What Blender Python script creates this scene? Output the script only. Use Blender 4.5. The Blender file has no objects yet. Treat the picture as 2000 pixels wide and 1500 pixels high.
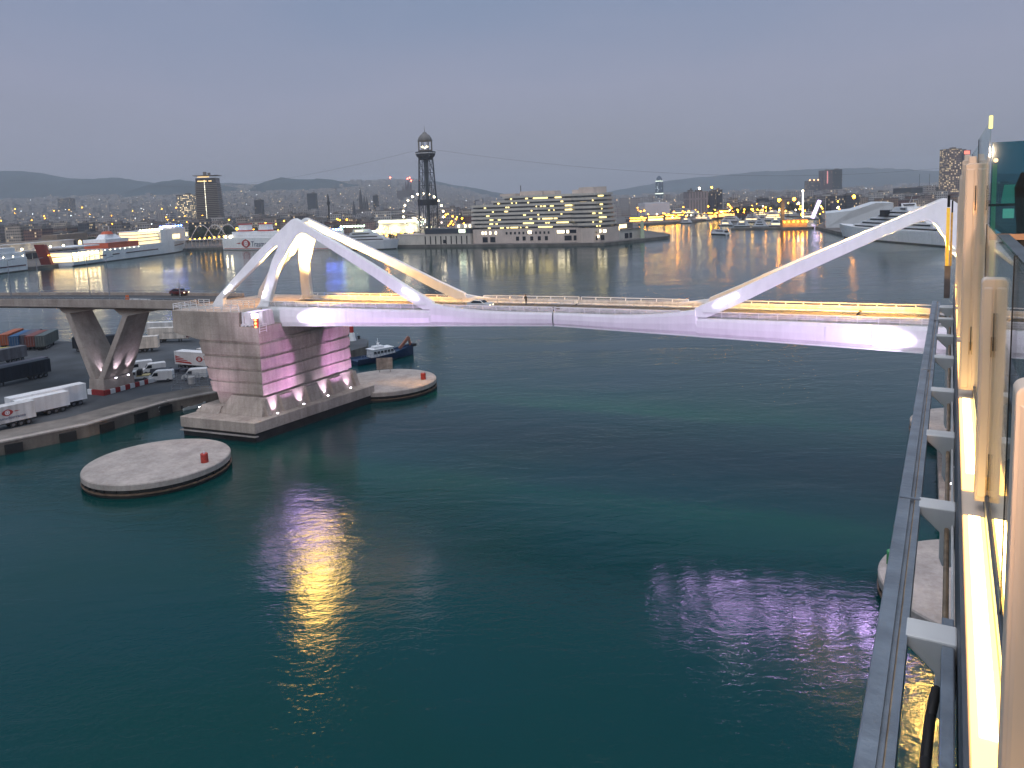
import bpy, bmesh, math, random
from mathutils import Vector, Matrix
R = math.radians
random.seed(7)
sc = bpy.context.scene
col = sc.collection

# ------------------------------------------------------------------ camera
CAMZ = 39.5                      # deck of the ship the picture was taken from
FPX, HOR, PY, ROLL = 1490.0, 176.0, 569.0, 0.037
TH = math.atan(HOR / FPX)
_c, _s, _cr, _sr = math.cos(TH), math.sin(TH), math.cos(ROLL), math.sin(ROLL)
cam_d = bpy.data.cameras.new("camera")
cam_d.lens = FPX / 2000 * 36
cam_d.sensor_width = 36
cam_d.shift_y = -(750 - PY) / 2000
cam_d.clip_start = 0.1
cam_d.clip_end = 40000
cam = bpy.data.objects.new("camera", cam_d)
col.objects.link(cam)
_r, _u, _f = Vector((1, 0, 0)), Vector((0, _s, _c)), Vector((0, _c, -_s))
_X, _Y = _r * _cr - _u * _sr, _r * _sr + _u * _cr
cam.matrix_world = Matrix(((_X.x, _Y.x, -_f.x, 0), (_X.y, _Y.y, -_f.y, 0), (_X.z, _Y.z, -_f.z, CAMZ), (0, 0, 0, 1)))
sc.camera = cam

# ------------------------------------------------------------------ sky, sun, exposure
world = bpy.data.worlds.new("World")
sc.world = world
world.use_nodes = True
wn, wl = world.node_tree.nodes, world.node_tree.links
wn.clear()
w_out = wn.new("ShaderNodeOutputWorld")
w_add = wn.new("ShaderNodeAddShader")
sky = wn.new("ShaderNodeTexSky")
sky.sky_type = 'NISHITA'
sky.sun_disc = False
SUN_EL, SUN_AZ = R(3.0), R(200)
sky.sun_elevation = SUN_EL
sky.sun_rotation = SUN_AZ
bg1 = wn.new("ShaderNodeBackground")
bg1.inputs["Strength"].default_value = 0.012
wl.new(sky.outputs[0], bg1.inputs["Color"])
# dusk cloud deck: pale mauve near the horizon, blue grey higher up, brighter overhead
tc = wn.new("ShaderNodeTexCoord")
sep = wn.new("ShaderNodeSeparateXYZ")
wl.new(tc.outputs["Generated"], sep.inputs[0])
nz = wn.new("ShaderNodeTexNoise")
nz.inputs["Scale"].default_value = 2.2
nz.inputs["Detail"].default_value = 3
mp = wn.new("ShaderNodeMapping")
mp.inputs["Scale"].default_value = (1, 1, 3.0)
wl.new(tc.outputs["Generated"], mp.inputs[0])
wl.new(mp.outputs[0], nz.inputs["Vector"])
ma = wn.new("ShaderNodeMath"); ma.operation = 'MULTIPLY_ADD'
ma.inputs[1].default_value = 0.18; ma.inputs[2].default_value = -0.09
wl.new(nz.outputs["Fac"], ma.inputs[0])
mb_ = wn.new("ShaderNodeMath"); mb_.operation = 'ADD'
wl.new(sep.outputs["Z"], mb_.inputs[0]); wl.new(ma.outputs[0], mb_.inputs[1])
ramp = wn.new("ShaderNodeValToRGB")
cr = ramp.color_ramp
stops = [(0.0, (0.265, 0.280, 0.360)), (0.06, (0.285, 0.300, 0.400)), (0.14, (0.300, 0.318, 0.445)), (0.24, (0.235, 0.285, 0.430)),
         (0.34, (0.165, 0.25, 0.40)), (0.60, (0.14, 0.28, 0.43)), (0.78, (0.22, 0.40, 0.58)), (0.86, (1.5, 1.5, 1.65)), (1.0, (2.6, 2.55, 2.7))]
while len(cr.elements) < len(stops):
    cr.elements.new(0.5)
for e, (p, c) in zip(cr.elements, stops):
    e.position = p; e.color = (*c, 1)
wl.new(mb_.outputs[0], ramp.inputs[0])
bg2 = wn.new("ShaderNodeBackground")
bg2.inputs["Strength"].default_value = 1.0
wl.new(ramp.outputs[0], bg2.inputs["Color"])
wl.new(bg1.outputs[0], w_add.inputs[0]); wl.new(bg2.outputs[0], w_add.inputs[1])
wl.new(w_add.outputs[0], w_out.inputs["Surface"])

sun_d = bpy.data.lights.new("sun", 'SUN')
sun_d.energy = 0.8
sun_d.angle = R(45)
sun_d.color = (1.0, 0.95, 0.92)
sun = bpy.data.objects.new("sun", sun_d)
col.objects.link(sun)
# the last glow of the dusk comes from behind the camera
sun.rotation_euler = Vector((math.sin(SUN_AZ) * math.cos(R(25)), math.cos(SUN_AZ) * math.cos(R(25)), math.sin(R(25)))).to_track_quat('Z', 'Y').to_euler()

sc.view_settings.view_transform = 'Standard'
sc.view_settings.look = 'None'
sc.view_settings.exposure = 0.0
sc.view_settings.gamma = 1.0
sc.cycles.use_denoising = True
try:
    sc.cycles.denoiser = 'OPENIMAGEDENOISE'
except Exception:
    pass
sc.cycles.max_bounces = 6
sc.cycles.diffuse_bounces = 2
sc.cycles.glossy_bounces = 3
sc.cycles.transmission_bounces = 4
sc.cycles.volume_bounces = 0
HAZE = 0.00012
sc.cycles.sample_clamp_indirect = 4.0
sc.cycles.caustics_reflective = False
sc.cycles.caustics_refractive = False

# ------------------------------------------------------------------ where a sight line of the survey meets a plane
def ray(x, y):
    a0, b0 = (x - 1000) / FPX, (PY - y) / FPX
    a, b = a0 * _cr + b0 * _sr, -a0 * _sr + b0 * _cr
    return a, _c + b * _s, -_s + b * _c
def P(x, y, z=0.0):
    d = ray(x, y); t = (z - CAMZ) / d[2]
    return Vector((d[0] * t, d[1] * t, z))
def Q(x, y, Y):
    d = ray(x, y); t = Y / d[1]
    return Vector((d[0] * t, Y, CAMZ + d[2] * t))

# ------------------------------------------------------------------ object helpers
def tag(o, label=None, cat=None, group=None, kind=None):
    if label: o["label"] = label
    if cat: o["category"] = cat
    if group: o["group"] = group
    if kind: o["kind"] = kind
    return o
def empty(name, loc=(0, 0, 0), rz=0.0, label=None, cat=None, group=None):
    o = bpy.data.objects.new(name, None)
    o.empty_display_size = 0.5
    o.location = loc; o.rotation_euler = (0, 0, rz)
    col.objects.link(o)
    return tag(o, label, cat, group)
def copy_tree(o, loc=None, rz=None, label=None, parent=None, scale=None):
    c = o.copy(); col.objects.link(c)
    if parent is not None: c.parent = parent
    if loc is not None: c.location = loc
    if rz is not None: c.rotation_euler = (0, 0, rz)
    if scale is not None: c.scale = scale
    if label: c["label"] = label
    for ch in list(o.children):
        copy_tree(ch, parent=c)
    return c

class MB:
    def __init__(s): s.v, s.f, s.m = [], [], []
    def add(s, vs, fs, m=0):
        b = len(s.v); s.v += [tuple(p) for p in vs]
        s.f += [tuple(b + i for i in f) for f in fs]; s.m += [m] * len(fs); return s
    def box(s, c, d, rz=0.0, m=0, taper=1.0, rot=None):
        x, y, z = d[0] / 2, d[1] / 2, d[2] / 2
        M = rot if rot is not None else Matrix.Rotation(rz, 3, 'Z')
        vs = []
        for k, t in ((-1, 1.0), (1, taper)):
            for i, j in ((-1, -1), (1, -1), (1, 1), (-1, 1)):
                vs.append(Vector(c) + M @ Vector((i * x * t, j * y * t, k * z)))
        return s.add(vs, [(3, 2, 1, 0), (4, 5, 6, 7), (0, 1, 5, 4), (1, 2, 6, 5), (2, 3, 7, 6), (3, 0, 4, 7)], m)
    def b2(s, a, b, m=0):
        return s.box([(a[i] + b[i]) / 2 for i in range(3)], [abs(b[i] - a[i]) for i in range(3)], 0, m)
    def ext(s, A, B, m=0):
        """solid between two polygons with the same number of corners"""
        n = len(A)
        fs = [tuple(range(n - 1, -1, -1)), tuple(range(n, 2 * n))]
        fs += [(i, (i + 1) % n, n + (i + 1) % n, n + i) for i in range(n)]
        return s.add(list(A) + list(B), fs, m)
    def loft(s, rings, m=0, caps=True):
        n = len(rings[0]); vs = [p for r in rings for p in r]; fs = []
        for k in range(len(rings) - 1):
            for i in range(n):
                a, b = k * n + i, k * n + (i + 1) % n
                fs.append((a, b, b + n, a + n))
        if caps:
            fs.append(tuple(range(n - 1, -1, -1))); fs.append(tuple(range((len(rings) - 1) * n, len(rings) * n)))
        return s.add(vs, fs, m)
    def prism(s, poly, z0, z1, m=0):
        return s.ext([(x, y, z0) for x, y in poly], [(x, y, z1) for x, y in poly], m)
    def tube(s, p0, p1, r, n=8, m=0, r1=None):
        p0, p1 = Vector(p0), Vector(p1); d = (p1 - p0)
        if d.length < 1e-6: return s
        q = d.to_track_quat('Z', 'Y'); r1 = r if r1 is None else r1
        ring = lambda p, rr: [p + q @ Vector((rr * math.cos(2 * math.pi * i / n), rr * math.sin(2 * math.pi * i / n), 0)) for i in range(n)]
        return s.loft([ring(p0, r), ring(p1, r1)], m)
    def path(s, pts, r, n=6, m=0):
        for a, b in zip(pts, pts[1:]): s.tube(a, b, r, n, m)
        return s
    def beam(s, p0, p1, w, h, m=0, up=(0, 0, 1), w1=None, h1=None):
        p0, p1 = Vector(p0), Vector(p1); d = (p1 - p0).normalized(); up = Vector(up)
        x = d.cross(up).normalized(); y = x.cross(d).normalized()
        ring = lambda p, a, b: [p + x * (i * a / 2) + y * (j * b / 2) for i, j in ((-1, -1), (1, -1), (1, 1), (-1, 1))]
        return s.loft([ring(p0, w, h), ring(p1, w1 or w, h1 or h)], m)
    def lathe(s, prof, c=(0, 0, 0), n=32, m=0, sx=1.0, sy=1.0):
        rings = [[(c[0] + sx * r * math.cos(2 * math.pi * i / n), c[1] + sy * r * math.sin(2 * math.pi * i / n), c[2] + z) for i in range(n)] for r, z in prof]
        return s.loft(rings, m)
    def ball(s, c, r, m=0, n=8):
        pr = [(max(1e-3, r * math.sin(math.pi * k / 5)), -r * math.cos(math.pi * k / 5)) for k in range(6)]
        return s.lathe(pr, c, n, m)
    def build(s, name, mats, parent=None, smooth=False, bevel=0.0, seg=2):
        me = bpy.data.meshes.new(name)
        me.from_pydata(s.v, [], s.f)
        for mt in (mats if isinstance(mats, (list, tuple)) else [mats]): me.materials.append(mt)
        me.polygons.foreach_set("material_index", s.m)
        bm = bmesh.new(); bm.from_mesh(me); bmesh.ops.recalc_face_normals(bm, faces=bm.faces)
        bm.to_mesh(me); bm.free()
        if smooth: me.polygons.foreach_set("use_smooth", [True] * len(me.polygons))
        me.update()
        o = bpy.data.objects.new(name, me); col.objects.link(o)
        if parent is not None: o.parent = parent
        if bevel > 0:
            bv = o.modifiers.new("bevel", 'BEVEL'); bv.width = bevel; bv.segments = seg; bv.limit_method = 'ANGLE'; bv.angle_limit = R(35)
        if smooth:
            try:
                md = o.modifiers.new("weighted", 'WEIGHTED_NORMAL')
            except Exception:
                pass
        return o

# ------------------------------------------------------------------ materials
def newmat(name):
    m = bpy.data.materials.new(name); m.use_nodes = True
    n = m.node_tree.nodes; return m, n, m.node_tree.links, n["Principled BSDF"]
def mat(name, c, rough=0.6, var=0.12, scale=1.0, bump=0.0, metal=0.0, emit=None, es=0.0, spec=None, coat=0.0, streak=0.0):
    """painted or plain surface: base colour with wear of its own"""
    m, n, l, b = newmat(name)
    t = n.new("ShaderNodeTexCoord")
    nz = n.new("ShaderNodeTexNoise"); nz.inputs["Scale"].default_value = scale; nz.inputs["Detail"].default_value = 6
    l.new(t.outputs["Object"], nz.inputs["Vector"])
    rp = n.new("ShaderNodeValToRGB")
    rp.color_ramp.elements[0].position = 0.3; rp.color_ramp.elements[1].position = 0.7
    rp.color_ramp.elements[0].color = (*[max(0, x * (1 - var)) for x in c], 1)
    rp.color_ramp.elements[1].color = (*[min(1, x * (1 + var)) for x in c], 1)
    l.new(nz.outputs["Fac"], rp.inputs[0])
    out = rp.outputs[0]
    if streak > 0:
        mp = n.new("ShaderNodeMapping"); mp.inputs["Scale"].default_value = (1.3, 1.3, 0.09)
        l.new(t.outputs["Object"], mp.inputs[0])
        n2 = n.new("ShaderNodeTexNoise"); n2.inputs["Scale"].default_value = 1.0; n2.inputs["Detail"].default_value = 8
        l.new(mp.outputs[0], n2.inputs["Vector"])
        r2 = n.new("ShaderNodeValToRGB"); r2.color_ramp.elements[0].position = 0.36; r2.color_ramp.elements[1].position = 0.6
        r2.color_ramp.elements[0].color = (*[1 - streak] * 3, 1); r2.color_ramp.elements[1].color = (1, 1, 1, 1)
        l.new(n2.outputs["Fac"], r2.inputs[0])
        mx = n.new("ShaderNodeMixRGB"); mx.blend_type = 'MULTIPLY'; mx.inputs[0].default_value = 1
        l.new(out, mx.inputs[1]); l.new(r2.outputs[0], mx.inputs[2]); out = mx.outputs[0]
    l.new(out, b.inputs["Base Color"])
    b.inputs["Roughness"].default_value = rough
    b.inputs["Metallic"].default_value = metal
    if spec is not None: b.inputs["Specular IOR Level"].default_value = spec
    if coat: b.inputs["Coat Weight"].default_value = coat
    if emit: b.inputs["Emission Color"].default_value = (*emit, 1); b.inputs["Emission Strength"].default_value = es
    if bump > 0:
        bp = n.new("ShaderNodeBump"); bp.inputs["Strength"].default_value = bump; bp.inputs["Distance"].default_value = 0.05
        n3 = n.new("ShaderNodeTexNoise"); n3.inputs["Scale"].default_value = scale * 6; n3.inputs["Detail"].default_value = 8
        l.new(t.outputs["Object"], n3.inputs["Vector"]); l.new(n3.outputs["Fac"], bp.inputs["Height"]); l.new(bp.outputs[0], b.inputs["Normal"])
    return m
def lamp(name, c, s):
    m, n, l, b = newmat(name)
    b.inputs["Base Color"].default_value = (*[min(1, x) for x in c], 1)
    b.inputs["Emission Color"].default_value = (*c, 1); b.inputs["Emission Strength"].default_value = s
    return m
def concrete(name, c, board=1.6, dark=0.55):
    """cast concrete with board marks, stains and run marks"""
    m, n, l, b = newmat(name)
    t = n.new("ShaderNodeTexCoord")
    def noise(sc_, mapping=None, det=8):
        q = n.new("ShaderNodeTexNoise"); q.inputs["Scale"].default_value = sc_; q.inputs["Detail"].default_value = det
        if mapping:
            mp = n.new("ShaderNodeMapping"); mp.inputs["Scale"].default_value = mapping
            l.new(t.outputs["Object"], mp.inputs[0]); l.new(mp.outputs[0], q.inputs["Vector"])
        else: l.new(t.outputs["Object"], q.inputs["Vector"])
        return q.outputs["Fac"]
    def ramp(i, p0, p1, a, e):
        r = n.new("ShaderNodeValToRGB"); r.color_ramp.elements[0].position = p0; r.color_ramp.elements[1].position = p1
        r.color_ramp.elements[0].color = (*a, 1); r.color_ramp.elements[1].color = (*e, 1); l.new(i, r.inputs[0]); return r.outputs[0]
    def mul(a, e, f=1.0):
        x = n.new("ShaderNodeMixRGB"); x.blend_type = 'MULTIPLY'; x.inputs[0].default_value = f; l.new(a, x.inputs[1]); l.new(e, x.inputs[2]); return x.outputs[0]
    base = ramp(noise(0.35), 0.3, 0.72, [x * 0.78 for x in c], [min(1, x * 1.15) for x in c])
    o = mul(base, ramp(noise(3.0), 0.25, 0.8, (0.82, 0.8, 0.78), (1.06, 1.05, 1.04)))
    o = mul(o, ramp(noise(1.0, (1.1, 1.1, 0.07)), 0.3, 0.58, (1 - (1 - dark) * 0.5, 1 - (1 - dark * 0.94) * 0.5, 1 - (1 - dark * 0.9) * 0.5), (1, 1, 1)))
    br = n.new("ShaderNodeTexBrick"); br.inputs["Scale"].default_value = 1.0
    br.inputs["Color1"].default_value = (1, 1, 1, 1); br.inputs["Color2"].default_value = (0.93, 0.92, 0.91, 1); br.inputs["Mortar"].default_value = (0.7, 0.69, 0.68, 1)
    br.inputs["Mortar Size"].default_value = 0.02; br.inputs["Brick Width"].default_value = board * 1.9; br.inputs["Row Height"].default_value = board
    sx = n.new("ShaderNodeSeparateXYZ"); l.new(t.outputs["Object"], sx.inputs[0])
    ad = n.new("ShaderNodeMath"); l.new(sx.outputs[0], ad.inputs[0]); l.new(sx.outputs[1], ad.inputs[1])
    cb = n.new("ShaderNodeCombineXYZ"); l.new(ad.outputs[0], cb.inputs[0]); l.new(sx.outputs[2], cb.inputs[1])
    l.new(cb.outputs[0], br.inputs["Vector"])
    o = mul(o, br.outputs[0], 0.8)
    l.new(o, b.inputs["Base Color"]); b.inputs["Roughness"].default_value = 0.85
    bp = n.new("ShaderNodeBump"); bp.inputs["Strength"].default_value = 0.35; bp.inputs["Distance"].default_value = 0.04
    l.new(noise(8.0), bp.inputs["Height"]); l.new(bp.outputs[0], b.inputs["Normal"])
    return m
def facade(name, wall, glass=(0.03, 0.035, 0.05), lit=(1.0, 0.75, 0.42), frac=0.06, w=3.2, h=3.3, es=1.2, wf=0.55, hf=0.5, rough=0.8, zoff=0.0):
    """wall with rows of windows, a few of them lit from inside"""
    m, n, l, b = newmat(name)
    t = n.new("ShaderNodeTexCoord"); g = n.new("ShaderNodeNewGeometry")
    oi = n.new("ShaderNodeObjectInfo")
    sx = n.new("ShaderNodeSeparateXYZ"); l.new(t.outputs["Object"], sx.inputs[0])
    vt = n.new("ShaderNodeVectorTransform"); vt.vector_type = 'NORMAL'; vt.convert_from = 'WORLD'; vt.convert_to = 'OBJECT'
    l.new(g.outputs["True Normal"], vt.inputs[0])
    sn = n.new("ShaderNodeSeparateXYZ"); l.new(vt.outputs[0], sn.inputs[0])
    def M(op, a, bb=None, cc=None):
        x = n.new("ShaderNodeMath"); x.operation = op
        for i, q in enumerate((a, bb, cc)):
            if q is None: continue
            if isinstance(q, (int, float)): x.inputs[i].default_value = q
            else: l.new(q, x.inputs[i])
        return x.outputs[0]
    ax, ay, az = M('ABSOLUTE', sn.outputs[0]), M('ABSOLUTE', sn.outputs[1]), M('ABSOLUTE', sn.outputs[2])
    u = M('ADD', M('MULTIPLY', sx.outputs[0], ay), M('MULTIPLY', sx.outputs[1], ax))
    uu = M('DIVIDE', M('ADD', u, 500.0), w); vv = M('DIVIDE', M('ADD', sx.outputs[2], 330.0 + zoff), h)
    cu, cv = M('FLOOR', uu), M('FLOOR', vv); fu, fv = M('FRACT', uu), M('FRACT', vv)
    inw = M('MULTIPLY', M('LESS_THAN', M('ABSOLUTE', M('SUBTRACT', fu, 0.5)), wf / 2), M('LESS_THAN', M('ABSOLUTE', M('SUBTRACT', fv, 0.5)), hf / 2))
    inw = M('MULTIPLY', inw, M('LESS_THAN', az, 0.5))
    cb = n.new("ShaderNodeCombineXYZ"); l.new(cu, cb.inputs[0]); l.new(cv, cb.inputs[1])
    l.new(M('ADD', M('MULTIPLY', oi.outputs["Random"], 91.0), M('MULTIPLY', ax, 17.0)), cb.inputs[2])
    wn_ = n.new("ShaderNodeTexWhiteNoise"); l.new(cb.outputs[0], wn_.inputs["Vector"])
    on = M('MULTIPLY', inw, M('LESS_THAN', wn_.outputs["Value"], frac))
    nz = n.new("ShaderNodeTexNoise"); nz.inputs["Scale"].default_value = 0.15; nz.inputs["Detail"].default_value = 6
    l.new(t.outputs["Object"], nz.inputs["Vector"])
    rp = n.new("ShaderNodeValToRGB"); rp.color_ramp.elements[0].position = 0.3; rp.color_ramp.elements[1].position = 0.75
    rp.color_ramp.elements[0].color = (*[x * 0.75 for x in wall], 1); rp.color_ramp.elements[1].color = (*[min(1, x * 1.2) for x in wall], 1)
    l.new(nz.outputs["Fac"], rp.inputs[0])
    # each house has its own paint
    hs = n.new("ShaderNodeHueSaturation"); l.new(rp.outputs[0], hs.inputs["Color"])
    l.new(M('MULTIPLY_ADD', oi.outputs["Random"], 0.06, 0.47), hs.inputs["Hue"]); l.new(M('MULTIPLY_ADD', oi.outputs["Random"], 0.7, 0.65), hs.inputs["Value"])
    mx = n.new("ShaderNodeMixRGB"); l.new(inw, mx.inputs[0]); l.new(hs.outputs[0], mx.inputs[1]); mx.inputs[2].default_value = (*glass, 1)
    l.new(mx.outputs[0], b.inputs["Base Color"])
    l.new(M('MULTIPLY_ADD', inw, 0.2 - rough, rough), b.inputs["Roughness"])
    b.inputs["Emission Color"].default_value = (*lit, 1)
    l.new(M('MULTIPLY', on, M('MULTIPLY_ADD', wn_.outputs["Value"], es * 4, es * 0.6)), b.inputs["Emission Strength"])
    return m

LILAC, WARM, COOL, ORANGE = (0.80, 0.62, 1.0), (1.0, 0.72, 0.30), (0.9, 0.95, 1.0), (1.0, 0.5, 0.12)
M_white = mat("bridge_white_paint", (0.80, 0.79, 0.80), 0.38, 0.04, 0.5, 0.0, streak=0.06)
M_asph = mat("asphalt", (0.055, 0.055, 0.058), 0.85, 0.3, 0.8, 0.3)
M_yard = mat("yard_asphalt", (0.055, 0.062, 0.072), 0.8, 0.45, 0.09, 0.3)
M_conc = concrete("cast_concrete", (0.50, 0.425, 0.375))
M_conc2 = concrete("viaduct_concrete", (0.43, 0.37, 0.335), 3.0, 0.7)
M_cap = concrete("platform_concrete", (0.45, 0.40, 0.375), 6.0, 0.7)
M_tide = mat("tide_stained_concrete", (0.016, 0.015, 0.014), 0.6, 0.5, 0.8, 0.4)
M_black = mat("black_rubber", (0.012, 0.012, 0.013), 0.6, 0.3, 2)
M_red = mat("red_paint", (0.45, 0.03, 0.02), 0.5, 0.15, 3)
M_green = mat("green_paint", (0.03, 0.22, 0.06), 0.5, 0.15, 3)
M_w = mat("white_paint", (0.78, 0.78, 0.80), 0.45, 0.06, 0.6, streak=0.1)
M_dirtyw = mat("weathered_white", (0.68, 0.66, 0.66), 0.55, 0.12, 0.5, streak=0.25)
M_glassdk = mat("dark_glass", (0.012, 0.016, 0.024), 0.12, 0.1, 2)
M_steel = mat("galvanised_steel", (0.27, 0.295, 0.335), 0.42, 0.25, 3.0, 0.15, 0.55)
M_greysteel = mat("grey_steel", (0.11, 0.12, 0.14), 0.5, 0.2, 2, 0, 0.3)
L_warm = lamp("warm_lamp", (1.0, 0.50, 0.035), 26.0)
L_white = lamp("white_lamp", (1.0, 0.82, 0.50), 24.0)
L_cool = lamp("cool_lamp", (0.85, 0.92, 1.0), 8.0)
L_orange = lamp("sodium_lamp", (1.0, 0.36, 0.012), 60.0)
L_red = lamp("red_lamp", (1.0, 0.10, 0.05), 25.0)
L_blue = lamp("blue_lamp", (0.10, 0.20, 1.0), 60.0)
L_green = lamp("green_white_lamp", (0.8, 1.0, 0.7), 30.0)
L_win = lamp("lit_windows", (1.0, 0.74, 0.34), 3.2)
L_win2 = lamp("pale_lit_windows", (1.0, 0.86, 0.55), 5.0)
L_lilac = lamp("lilac_flood_lamp", (0.93, 0.86, 1.0), 16.0)

def spot(name, loc, target, power, color, angle, blend=0.6, radius=0.3):
    d = bpy.data.lights.new(name, 'SPOT'); d.energy = power; d.color = color; d.spot_size = R(angle); d.spot_blend = blend; d.shadow_soft_size = radius
    o = bpy.data.objects.new(name, d); o.location = loc
    o.rotation_euler = (Vector(loc) - Vector(target)).to_track_quat('Z', 'Y').to_euler(); col.objects.link(o); return o
def point(name, loc, power, color, radius=0.3):
    d = bpy.data.lights.new(name, 'POINT'); d.energy = power; d.color = color; d.shadow_soft_size = radius
    o = bpy.data.objects.new(name, d); o.location = loc; col.objects.link(o); return o
# ------------------------------------------------------------------ water
def water_material():
    m, n, l, b = newmat("harbour_water")
    b.inputs["Base Color"].default_value = (0.004, 0.040, 0.044, 1)
    b.inputs["Roughness"].default_value = 0.06
    b.inputs["IOR"].default_value = 1.33
    t = n.new("ShaderNodeTexCoord")
    def noise(scale, stretch, det, dist=0.0, rot=0.0):
        mp = n.new("ShaderNodeMapping"); mp.inputs["Scale"].default_value = (stretch, 1, 1); mp.inputs["Rotation"].default_value = (0, 0, rot)
        l.new(t.outputs["Object"], mp.inputs[0])
        q = n.new("ShaderNodeTexNoise"); q.inputs["Scale"].default_value = scale; q.inputs["Detail"].default_value = det; q.inputs["Distortion"].default_value = dist
        q.inputs["Roughness"].default_value = 0.6
        l.new(mp.outputs[0], q.inputs["Vector"]); return q.outputs["Fac"]
    def madd(a, k, c):
        x = n.new("ShaderNodeMath"); x.operation = 'MULTIPLY_ADD'; l.new(a, x.inputs[0]); x.inputs[1].default_value = k
        if isinstance(c, float): x.inputs[2].default_value = c
        else: l.new(c, x.inputs[2])
        return x.outputs[0]
    # ripples, chop and slow swell; calmer and rougher patches of wind on the water
    h = madd(noise(0.75, 0.6, 4, 0.6, 0.15), 0.55, 0.0)
    h = madd(noise(2.2, 0.7, 4, 0.3, -0.2), 0.26, h)
    h = madd(noise(0.12, 0.45, 3, 0.5, 0.1), 1.8, h)
    h = madd(noise(5.5, 0.8, 2, 0.2, 0.4), 0.07, h)
    patch = noise(0.012, 0.5, 3, 1.0)
    bp = n.new("ShaderNodeBump"); bp.inputs["Distance"].default_value = 0.20
    mr = n.new("ShaderNodeMapRange"); mr.interpolation_type = 'SMOOTHSTEP'
    mr.inputs[1].default_value = 0.36; mr.inputs[2].default_value = 0.66; mr.inputs[3].default_value = 0.22; mr.inputs[4].default_value = 0.72
    l.new(patch, mr.inputs[0]); l.new(mr.outputs[0], bp.inputs["Strength"])
    l.new(h, bp.inputs["Height"]); l.new(bp.outputs[0], b.inputs["Normal"])
    # greener and bluer water drifting through the basin
    rp = n.new("ShaderNodeValToRGB")
    rp.color_ramp.elements[0].position = 0.35; rp.color_ramp.elements[1].position = 0.68
    rp.color_ramp.elements[0].color = (0.0003, 0.036, 0.032, 1); rp.color_ramp.elements[1].color = (0.0003, 0.036, 0.044, 1)
    l.new(noise(0.02, 0.6, 3, 0.8, 0.3), rp.inputs[0]); l.new(rp.outputs[0], b.inputs["Base Color"])
    return m
M_water = water_material()
wb = MB(); wb.add([(-9000, -1500, 0), (9000, -1500, 0), (9000, 2500, 0), (-9000, 2500, 0)], [(0, 1, 2, 3)])
tag(wb.build("water", M_water), kind="structure")

# ------------------------------------------------------------------ bridge frame: s along the bridge, w across (away from us), z up
BA = R(-24.75)
BO = Vector((-42.59 * math.cos(BA) - 113.285 * math.sin(BA), -42.59 * math.sin(BA) + 113.285 * math.cos(BA), 0))
def W(s, w, z):
    return Vector((BO.x + s * math.cos(BA) - w * math.sin(BA), BO.y + s * math.sin(BA) + w * math.cos(BA), z))
bridge = empty("bascule_bridge", BO, BA, "white steel drawbridge of two leaves with folded arch pylons, floodlit lilac and yellow", "bridge")

def zt(s):
    a = abs(s); z = 21.95 + 0.45 * (1 - a / 58)
    if 6.5 < a <= 21.6: z += 1.15 * ((a - 6.5) / 15.1) ** 2.3
    return z
def zb(s): return 18.45 + 2.0 * (1 - abs(s) / 57)
M_seam = mat("seam_shadow_gap", (0.35, 0.33, 0.36), 0.6, 0.1)
for side in (-1, 1):
    for sg in (-1, 1):                     # sg: near (-1) and far (+1) girder
        ss = [0.12, 2, 4, 6.5, 9, 11.5, 14, 16.5, 18.5, 20, 21.5, 21.75, 26, 32, 40, 48, 55, 58.6]
        rings = []
        for a in ss:
            s = side * a; t, bt = zt(s), zb(s); h = t - bt
            rings.append([(s, sg * 5.2, bt), (s, sg * 6.15, bt), (s, sg * 6.48, bt + 0.18 * h), (s, sg * 6.56, bt + 0.5 * h), (s, sg * 6.48, bt + 0.84 * h), (s, sg * 6.3, t), (s, sg * 5.5, t)])
        g = MB().loft(rings)
        # plate joints stand a finger proud
        for a in [5.5 * k for k in range(1, 11)]:
            s = side * a; t, bt = zt(s), zb(s); h = t - bt
            pr = [(sg * 6.17, bt + 0.02), (sg * 6.50, bt + 0.18 * h), (sg * 6.58, bt + 0.5 * h), (sg * 6.50, bt + 0.84 * h), (sg * 6.32, t - 0.02), (sg * 6.0, t - 0.04), (sg * 6.0, bt + 0.04)]
            wd = 0.04
            g.ext([(s - wd, y, z) for y, z in pr], [(s + wd, y, z) for y, z in pr])
        # bottom lip
        for a0, a1 in zip(ss, ss[1:]):
            g.beam((side * a0, sg * 6.2, zb(a0) - 0.06), (side * a1, sg * 6.2, zb(a1) - 0.06), 0.34, 0.12)
        g.build("girder", M_white, bridge)
    dk = MB()
    n = 12
    rings = []
    for i in range(n + 1):
        a = 0.15 + (57.0 - 0.15) * i / n; s = side * a; t = 21.85 + 0.3 * (1 - a / 58)
        rings.append([(s, -5.15, t - 0.55), (s, 5.15, t - 0.55), (s, 5.15, t), (s, -5.15, t)])
    dk.loft(rings)
    dk.build("deck", M_asph, bridge)

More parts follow.
